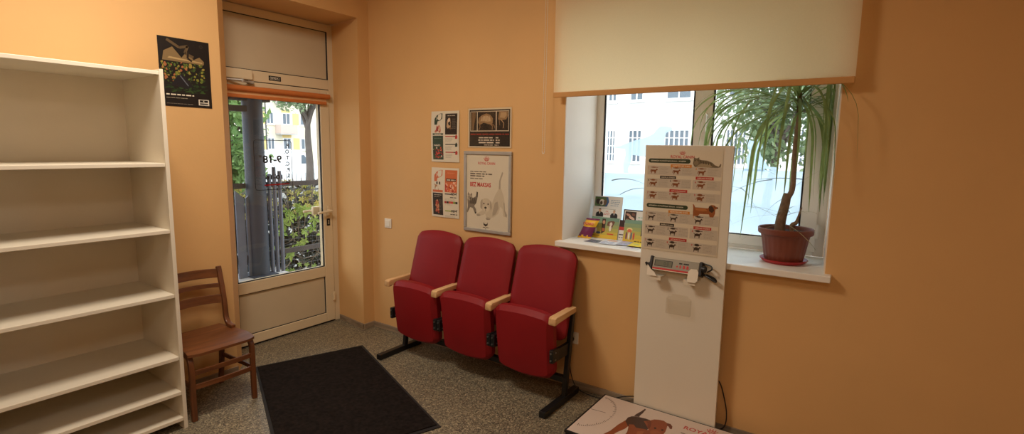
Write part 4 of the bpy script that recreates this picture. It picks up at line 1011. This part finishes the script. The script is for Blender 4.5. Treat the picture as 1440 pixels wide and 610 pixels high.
TYRE = mat('tyre', (28, 28, 30), .8)
ASPH = mat('asphalt and grass', (126, 126, 120), .9, var=.2, scale=.6)
b = MB(); b.box(-70, -2.2, -40, 70, -1.1, -.95); b.box(-2.2, 40, .57, 70, -1.1, -.95); struct(b.build('ground', ASPH))
b = MB(); b.box(-2.2, -.5, -3.2, .8, -1.1, -.03); struct(b.build('porch_slab', CONC))
b = MB(); b.box(-1.72, -1.36, -3.0, .05, -.03, .285, .01); struct(b.build('porch_parapet', CONC))

t = thing('porch_canopy', 'porch canopy with a thick blue-grey steel post outside the glass door', 'canopy', (-1.5, -.21, .285))
b = MB(); b.tube([(0, 0, 0), (0, 0, 1.78)], .095, 28); b.box(-.13, .13, -.13, .13, 0, .012, .003); b.build('post', STEELB, t, True)
b = MB(); b.box(-.05, .05, -2.6, .02, 1.645, 1.70, .004); b.build('beam', TIMB, t)
b = MB(); b.box(-.06, .06, -2.6, .16, 1.75, 1.79, .004); b.build('beam', TIMB, t)
b = MB(); b.box(-.35, .98, -2.6, .45, 1.80, 1.86, .004); b.build('roof', CONC, t)

t = thing('porch_fence', 'blue-grey picket and bar fence on the ledge behind the glass door', 'fence', (-1.5, -.5, .285))
pw = .084
def picket(b, y, flip):
    pts = [(0, 0), (pw, 0), (pw, .80 if not flip else .88), (0, .88 if not flip else .80)]
    b.prism(pts, (.0, y, .0), (0, 1, 0), (0, 0, 1), (.022, 0, 0), .002)
for i, y in enumerate([-.94, -.82, -.70, -.58, -.46, -.34, -.22, -.10, .068, .170]):
    b = MB(); picket(b, y, i % 2); b.build('picket', PICK, t)
for y, z in ((.42, 1.02), (.475, 1.1), (.535, 1.06)):
    b = MB(); b.tube([(.02, y, 0), (.02, y, z)], .019, 10); b.build('bar', PICK, t, True)
for z in (.92, .2):
    b = MB(); b.bar((-.016, -.95, z), (-.016, .185, z), .03, .045, bev=.003); b.build('rail', TIMB, t)
    b = MB(); b.bar((-.0155, .395, z), (-.0155, 1.6, z), .03, .045, bev=.003); b.build('rail', TIMB, t)

t = thing('wire_fence', 'thin wire mesh fence overgrown with twigs to the right of the porch post', 'fence', (-1.75, .1, 0))
b = MB()
for k in range(26):
    y = k*.06; b.tube([(0, y, -.1), (0, y, 1.3)], .0022, 4)
for k in range(22): b.tube([(.003, 0, -.1+.06*k), (.003, 1.55, -.1+.06*k)], .0022, 4)
b.build('wire', WIRE, t)
b = MB(); b.tube([(0, 1.5, -.03), (0, 1.5, 1.35)], .025, 10); b.build('post', STEELB, t, True)
b = MB(); b.tube([(0, -.02, -.03), (0, -.02, 1.3)], .02, 10); b.build('post', STEELB, t, True)

def leafq(b, p, s, r, lobes=False):
    """one small leaf, bent along its midrib, random orientation"""
    n = Vector((r.gauss(0, 1), r.gauss(0, 1), r.gauss(0, 1))).normalized(); u = n.orthogonal().normalized(); u.rotate(Matrix.Rotation(r.uniform(0, 6.28), 3, n)); v = n.cross(u)
    p = Vector(p)
    a0 = b.bm.verts.new(p-u*s); a1 = b.bm.verts.new(p+u*s*1.1); c0 = b.bm.verts.new(p+v*s*.6+n*s*.18); c1 = b.bm.verts.new(p-v*s*.6+n*s*.18)
    for q in ((a0, c0, a1), (a0, a1, c1)):
        f = b.bm.faces.new(q); f.material_index = b.mi; f.tag = True
def creeper(b, p, s, r):
    """five-lobed creeper leaf, roughly facing the door"""
    n = Vector((1, r.uniform(-.6, .4), r.uniform(-.2, .6))).normalized(); dn = Vector((r.uniform(-.3, .3), r.uniform(-.5, .5), -1)); dn = (dn-n*dn.dot(n)).normalized(); sd = n.cross(dn)
    c = b.bm.verts.new(Vector(p))
    for k, an in enumerate((-2.1, -1.05, 0, 1.05, 2.1)):
        L = s*(1 if abs(an) < .5 else .85 if abs(an) < 1.5 else .6); d = dn*math.cos(an)+sd*math.sin(an); e = n.cross(d)
        m1 = b.bm.verts.new(Vector(p)+d*L*.55+e*L*.24+n*L*.05); m2 = b.bm.verts.new(Vector(p)+d*L*.55-e*L*.24+n*L*.05); tp = b.bm.verts.new(Vector(p)+d*L-n*L*.12)
        for q in ((c, m1, tp), (c, tp, m2)):
            f = b.bm.faces.new(q); f.material_index = b.mi; f.tag = True
vr = random.Random(5)
t = thing('creeper', 'creeper with pale green lobed leaves climbing the wire fence by the door', 'creeper', (-1.68, .1, 0))
b = MB()
for k in range(60):
    y = vr.uniform(-.15, 1.2); z = vr.uniform(.0, 1.1); P = [(vr.uniform(-.1, .05), y, z)]; an = vr.uniform(0, 6.28)
    for q in range(7): an += vr.uniform(-.6, .6); P.append((vr.uniform(-.1, .05), P[-1][1]+.09*math.cos(an), max(-.02, P[-1][2]+.09*math.sin(an))))
    b.tube(P, vr.uniform(.002, .005), 5)
b.tube(curve([(.05, -.3, .5), (.08, -.25, .38), (.08, -.15, .30), (.06, .05, .28), (.02, .18, .4)], 6), .007, 6)
for k in range(4): b.tube(curve([(.02, .1+.1*k, 1.25), (.05, .12+.1*k, .9), (.03, .18+.06*k, .6)], 6), .004, 5)
b.build('stem', TWIG, t)
b = MB()
for k in range(30): creeper(b, (vr.uniform(.02, .14), vr.gauss(.22, .13), vr.uniform(.42, 1.0)), vr.uniform(.06, .105), vr)
for k in range(10): creeper(b, (vr.uniform(.02, .14), vr.gauss(.15, .12), vr.uniform(.18, .3)), vr.uniform(.04, .06), vr)
b.mi = 1
for k in range(130): creeper(b, (vr.uniform(-.35, .06), vr.uniform(-.5, 1.3), vr.uniform(.82, 1.22)), vr.uniform(.03, .065), vr)
b.build('foliage', [VLEAF, VLEAF2], t, recalc=False)
b = MB()
for k in range(9000): leafq(b, (vr.uniform(-.35, .0), vr.uniform(-2.2, 2.6), vr.uniform(-1., .98+.12*math.sin(k))), vr.uniform(.05, .085), vr)
o = b.build('hedge', HLEAF, None, recalc=False); o.location = (-2.45, 0, 0); tag(o, 'dark dense hedge growing behind the wire fence', 'hedge')

def tree(name, label, loc, h, crown_c, crown_r, n, ls, trunk_r, lm, seed, lean=0):
    r = random.Random(seed); t = thing(name, label, 'tree', loc)
    b = MB(); c = Vector(crown_c); pts = curve([(0, 0, 0), (lean*.3, lean*.3, h*.45), (c.x*.6, c.y*.6, h*.8), (c.x, c.y, h)], 5)
    b.tube(pts, [trunk_r*(1-.55*k/(len(pts)-1)) for k in range(len(pts))], 10)
    for k in range(9):
        d = Vector((r.gauss(0, 1), r.gauss(0, 1), r.uniform(-.1, 1))).normalized(); s = pts[len(pts)*2//3+r.randint(0, len(pts)//3-1)]
        e = c+Vector((d.x*crown_r[0], d.y*crown_r[1], d.z*crown_r[2]))*.85; m = s.lerp(e, .5)+Vector((0, 0, .15)); b.tube(curve([s, m, e], 4), [trunk_r*.4*(1-.8*q/8) for q in range(9)], 6)
    b.build('trunk', TRUNK, t, True)
    b = MB(); cl = []
    for k in range(34):
        d = Vector((r.gauss(0, 1), r.gauss(0, 1), r.gauss(0, 1))).normalized()*r.uniform(.35, 1); cl.append(c+Vector((d.x*crown_r[0], d.y*crown_r[1], d.z*crown_r[2])))
    s = sum(crown_r)/3*.30
    for k in range(n): q = r.choice(cl); leafq(b, q+Vector((r.gauss(0, s*.6), r.gauss(0, s*.6), r.gauss(0, s*.5))), ls*r.uniform(.6, 1.3), r)
    b.build('foliage', lm, t, recalc=False)
tree('tree', 'leafy tree with a dark bent trunk standing right of the white van', (-14, 8.75, -.95), 3.6, (0, .1, 4.75), (1.1, 1.2, .95), 2600, .085, .17, TLEAF2, 3, .2)
tree('tree', 'pale green tree to the left of the porch post, behind the hedge', (-7.2, 2.35, -.95), 2.3, (0, 0, 2.75), (.8, .75, 1.35), 4200, .075, .09, TLEAF, 4)
tree('tree', 'leafy street tree outside the window, behind the potted plant', (1.6, 10, -.95), 3.0, (.2, 0, 3.6), (1.5, 1.2, 1.4), 3400, .085, .11, TLEAF2, 5)

# white van
t = thing('van', 'white panel van parked outside beyond the fence', 'van', (-24.1, 13.5, -.95))
b = MB(); prof = [(-2.3, .35), (-2.35, 1.0), (-2.3, 2.0), (-2.1, 2.22), (.9, 2.25), (1.25, 2.15), (1.75, 1.45), (2.3, 1.15), (2.45, .8), (2.42, .35)]
b.prism(prof, (-.95, 0, 0), (0, 1, 0), (0, 0, 1), (1.9, 0, 0), .07); b.build('body', VANW, t, True)
b = MB(); b.prism([(1.0, 1.5), (1.0, 1.98), (1.18, 1.98), (1.5, 1.5)], (.952, 0, 0), (0, 1, 0), (0, 0, 1), (.012, 0, 0)); b.build('side_window', WGL, t)
for y in (-1.45, 1.55):
    b = MB(); b.tube([(.72, y, .34), (.97, y, .34)], .34, 24); b.mi = 1; b.tube([(.965, y, .34), (.98, y, .34)], .2, 16); b.build('wheel', [TYRE, WFR], t, True)

def window(parent, m, y0, y1, z0, z1, ax, off, nx=2, nz=1, sill=True):
    """framed window on a facade; ax = 'x' facade facing +x, 'y' facade facing -y"""
    def bx(b, a0, a1, z0, z1, d0, d1):
        if ax == 'x': b.box(off+d0, off+d1, a0, a1, z0, z1)
        else: b.box(a0, a1, off-d1, off-d0, z0, z1)
    f = MB(); w = .07
    for q in ((y0, y1, z0, z0+w), (y0, y1, z1-w, z1), (y0, y0+w, z0+w, z1-w), (y1-w, y1, z0+w, z1-w)): bx(f, *q, .0, .05)
    for k in range(1, nx): c = y0+(y1-y0)*k/nx; bx(f, c-.035, c+.035, z0+w, z1-w, 0, .05)
    for k in range(1, nz): c = z0+(z1-z0)*k/nz; bx(f, y0+w, y1-w, c-.02, c+.02, 0, .045)
    if sill: bx(f, y0-.1, y1+.1, z0-.1, z0-.02, 0, .14)
    fo = f.build('window', WFR, parent)
    g = MB(); bx(g, y0+w, y1-w, z0+w, z1-w, .004, .015); g.build('pane', WGL, fo)
t = thing('apartment_building', 'cream apartment building with yellow panels and balconies seen through the door', 'building', (-50, 27.2, -.95)); z_ = .95
b = MB(); b.box(-8, 0, 0, 42, 0, 16); b.build('wall', FACADE, t)
b = MB(); b.box(-8.3, .3, -.3, 42.3, 16, 16.3); b.build('roof', CONC, t)
for z in (1.05, 3.75, 7.05):
    for y in (.1, 4.0, 7.1):
        b = MB(); b.box(.0, .02, y, y+.75, z+z_, z+1.25+z_); b.build('yellow_panel', YEL, t)
    b = MB(); b.box(0, .02, 2.7, 3.75, z+z_+1.28, z+z_+1.58); b.build('yellow_panel', YEL, t)
for z in (1.05, 3.75, 7.05):
    for y0, y1 in ((.95, 1.75), (2.75, 3.7), (4.9, 5.9), (7.9, 8.8), (10.5, 11.5)): window(t, None, y0, y1, z+z_, z+1.25+z_, 'x', .0)
for z in (2.65, 5.95):
    b = MB(); b.box(.0, 1.1, 1.9, 3.85, z+z_, z+.12+z_); b.mi = 1
    b.box(1.05, 1.1, 1.9, 3.85, z+.14+z_, z+1.05+z_); b.box(.02, 1.04, 1.9, 1.95, z+.14+z_, z+1.05+z_); b.box(.02, 1.04, 3.8, 3.85, z+.14+z_, z+1.05+z_); b.build('balcony', [CONC, BALC], t)
b = MB(); b.tube([(.05, .85, 0), (.05, .85, 16)], .06, 8); b.build('drain_pipe', STEELB, t)
t = thing('white_building', 'white building with barred windows across the street, seen through the window', 'building', (-8, 25, -.95))
b = MB(); b.box(-8, 17, 0, 9, 0, 13); b.build('wall', FACW, t)
b = MB(); b.box(-8.3, 17.3, -.3, 9.3, 13, 13.5); b.build('roof', TIMB, t)
for x0, x1 in ((-1.3, -.75), (0, .8), (2.05, 3.4), (5.2, 6.2), (8.5, 9.5), (11.5, 12.5)):
    window(t, None, x0, x1, .9+.95, 2.72+.95, 'y', 0, 3 if x1-x0 < 1 else 5, 4)
    window(t, None, x0, x1, 4.28+.95, 6.1+.95, 'y', 0, 2, 1)
b = MB(); b.box(-8, 17, -.12, -.02, 1.1, 1.35); b.build('plinth', FACW, t)

# ================================================================== LIGHT
w = bpy.data.worlds.new('sky'); bpy.context.scene.world = w; w.use_nodes = True
bg = w.node_tree.nodes['Background']; tc = w.node_tree.nodes.new('ShaderNodeTexCoord'); gr = w.node_tree.nodes.new('ShaderNodeSeparateXYZ')
rp = w.node_tree.nodes.new('ShaderNodeValToRGB'); rp.color_ramp.elements[0].position = .45; rp.color_ramp.elements[0].color = (.86, .90, .95, 1); rp.color_ramp.elements[1].color = (.92, .96, 1, 1)
mr = w.node_tree.nodes.new('ShaderNodeMapRange'); mr.inputs['From Min'].default_value = -1
w.node_tree.links.new(tc.outputs['Generated'], gr.inputs[0]); w.node_tree.links.new(gr.outputs['Z'], mr.inputs['Value']); w.node_tree.links.new(mr.outputs['Result'], rp.inputs['Fac']); w.node_tree.links.new(rp.outputs['Color'], bg.inputs['Color'])
bg.inputs['Strength'].default_value = 2.3
def area(name, loc, rot, sx, sy, e, col, portal=False):
    l = bpy.data.lights.new(name, 'AREA'); l.shape = 'RECTANGLE'; l.size = sx; l.size_y = sy; l.energy = e; l.color = col
    if portal: l.cycles.is_portal = True
    o = bpy.data.objects.new(name, l); o.location = loc; o.rotation_euler = rot; C.objects.link(o); return o
area('ceiling_lamp', (1.25, -2.0, 3.03), (0, 0, 0), .7, .7, 31, (1, .88, .74))
area('ceiling_lamp_rear', (4.0, -4.2, 3.03), (0, 0, 0), .7, .7, 18, (1, .88, .74))
area('window_portal', (2.66, .60, 1.7), (-PI/2, 0, 0), 1.6, 1.5, 1, (1, 1, 1), True)
area('door_portal', (-.52, -.6, 1.25), (0, -PI/2, 0), 1.5, 1.0, 1, (1, 1, 1), True)

sc = bpy.context.scene
sc.view_settings.view_transform = 'Standard'; sc.view_settings.look = 'None'; sc.view_settings.exposure = .68; sc.view_settings.gamma = 1
try:
    sc.cycles.use_denoising = True; sc.cycles.max_bounces = 10; sc.cycles.transparent_max_bounces = 16; sc.cycles.sample_clamp_indirect = 4
except Exception: pass

# ================================================================== CAMERA
f_, y_, p_, r_ = 734.076, math.radians(34.809), math.radians(7.562), math.radians(.856)
fw = Vector((-math.sin(y_)*math.cos(p_), math.cos(y_)*math.cos(p_), -math.sin(p_))); rt = Vector((math.cos(y_), math.sin(y_), 0)); up = rt.cross(fw)
Rr = rt*math.cos(r_)+up*math.sin(r_); Uu = up*math.cos(r_)-rt*math.sin(r_)
cam = bpy.data.cameras.new('camera'); cam.sensor_fit = 'HORIZONTAL'; cam.sensor_width = 36; cam.lens = f_/1440*36; cam.clip_start = .05; cam.clip_end = 300
co = bpy.data.objects.new('camera', cam); M = Matrix((Rr, Uu, -fw)).transposed().to_4x4(); M.translation = (3.62, -3.045, 1.62); co.matrix_world = M
C.objects.link(co); sc.camera = co
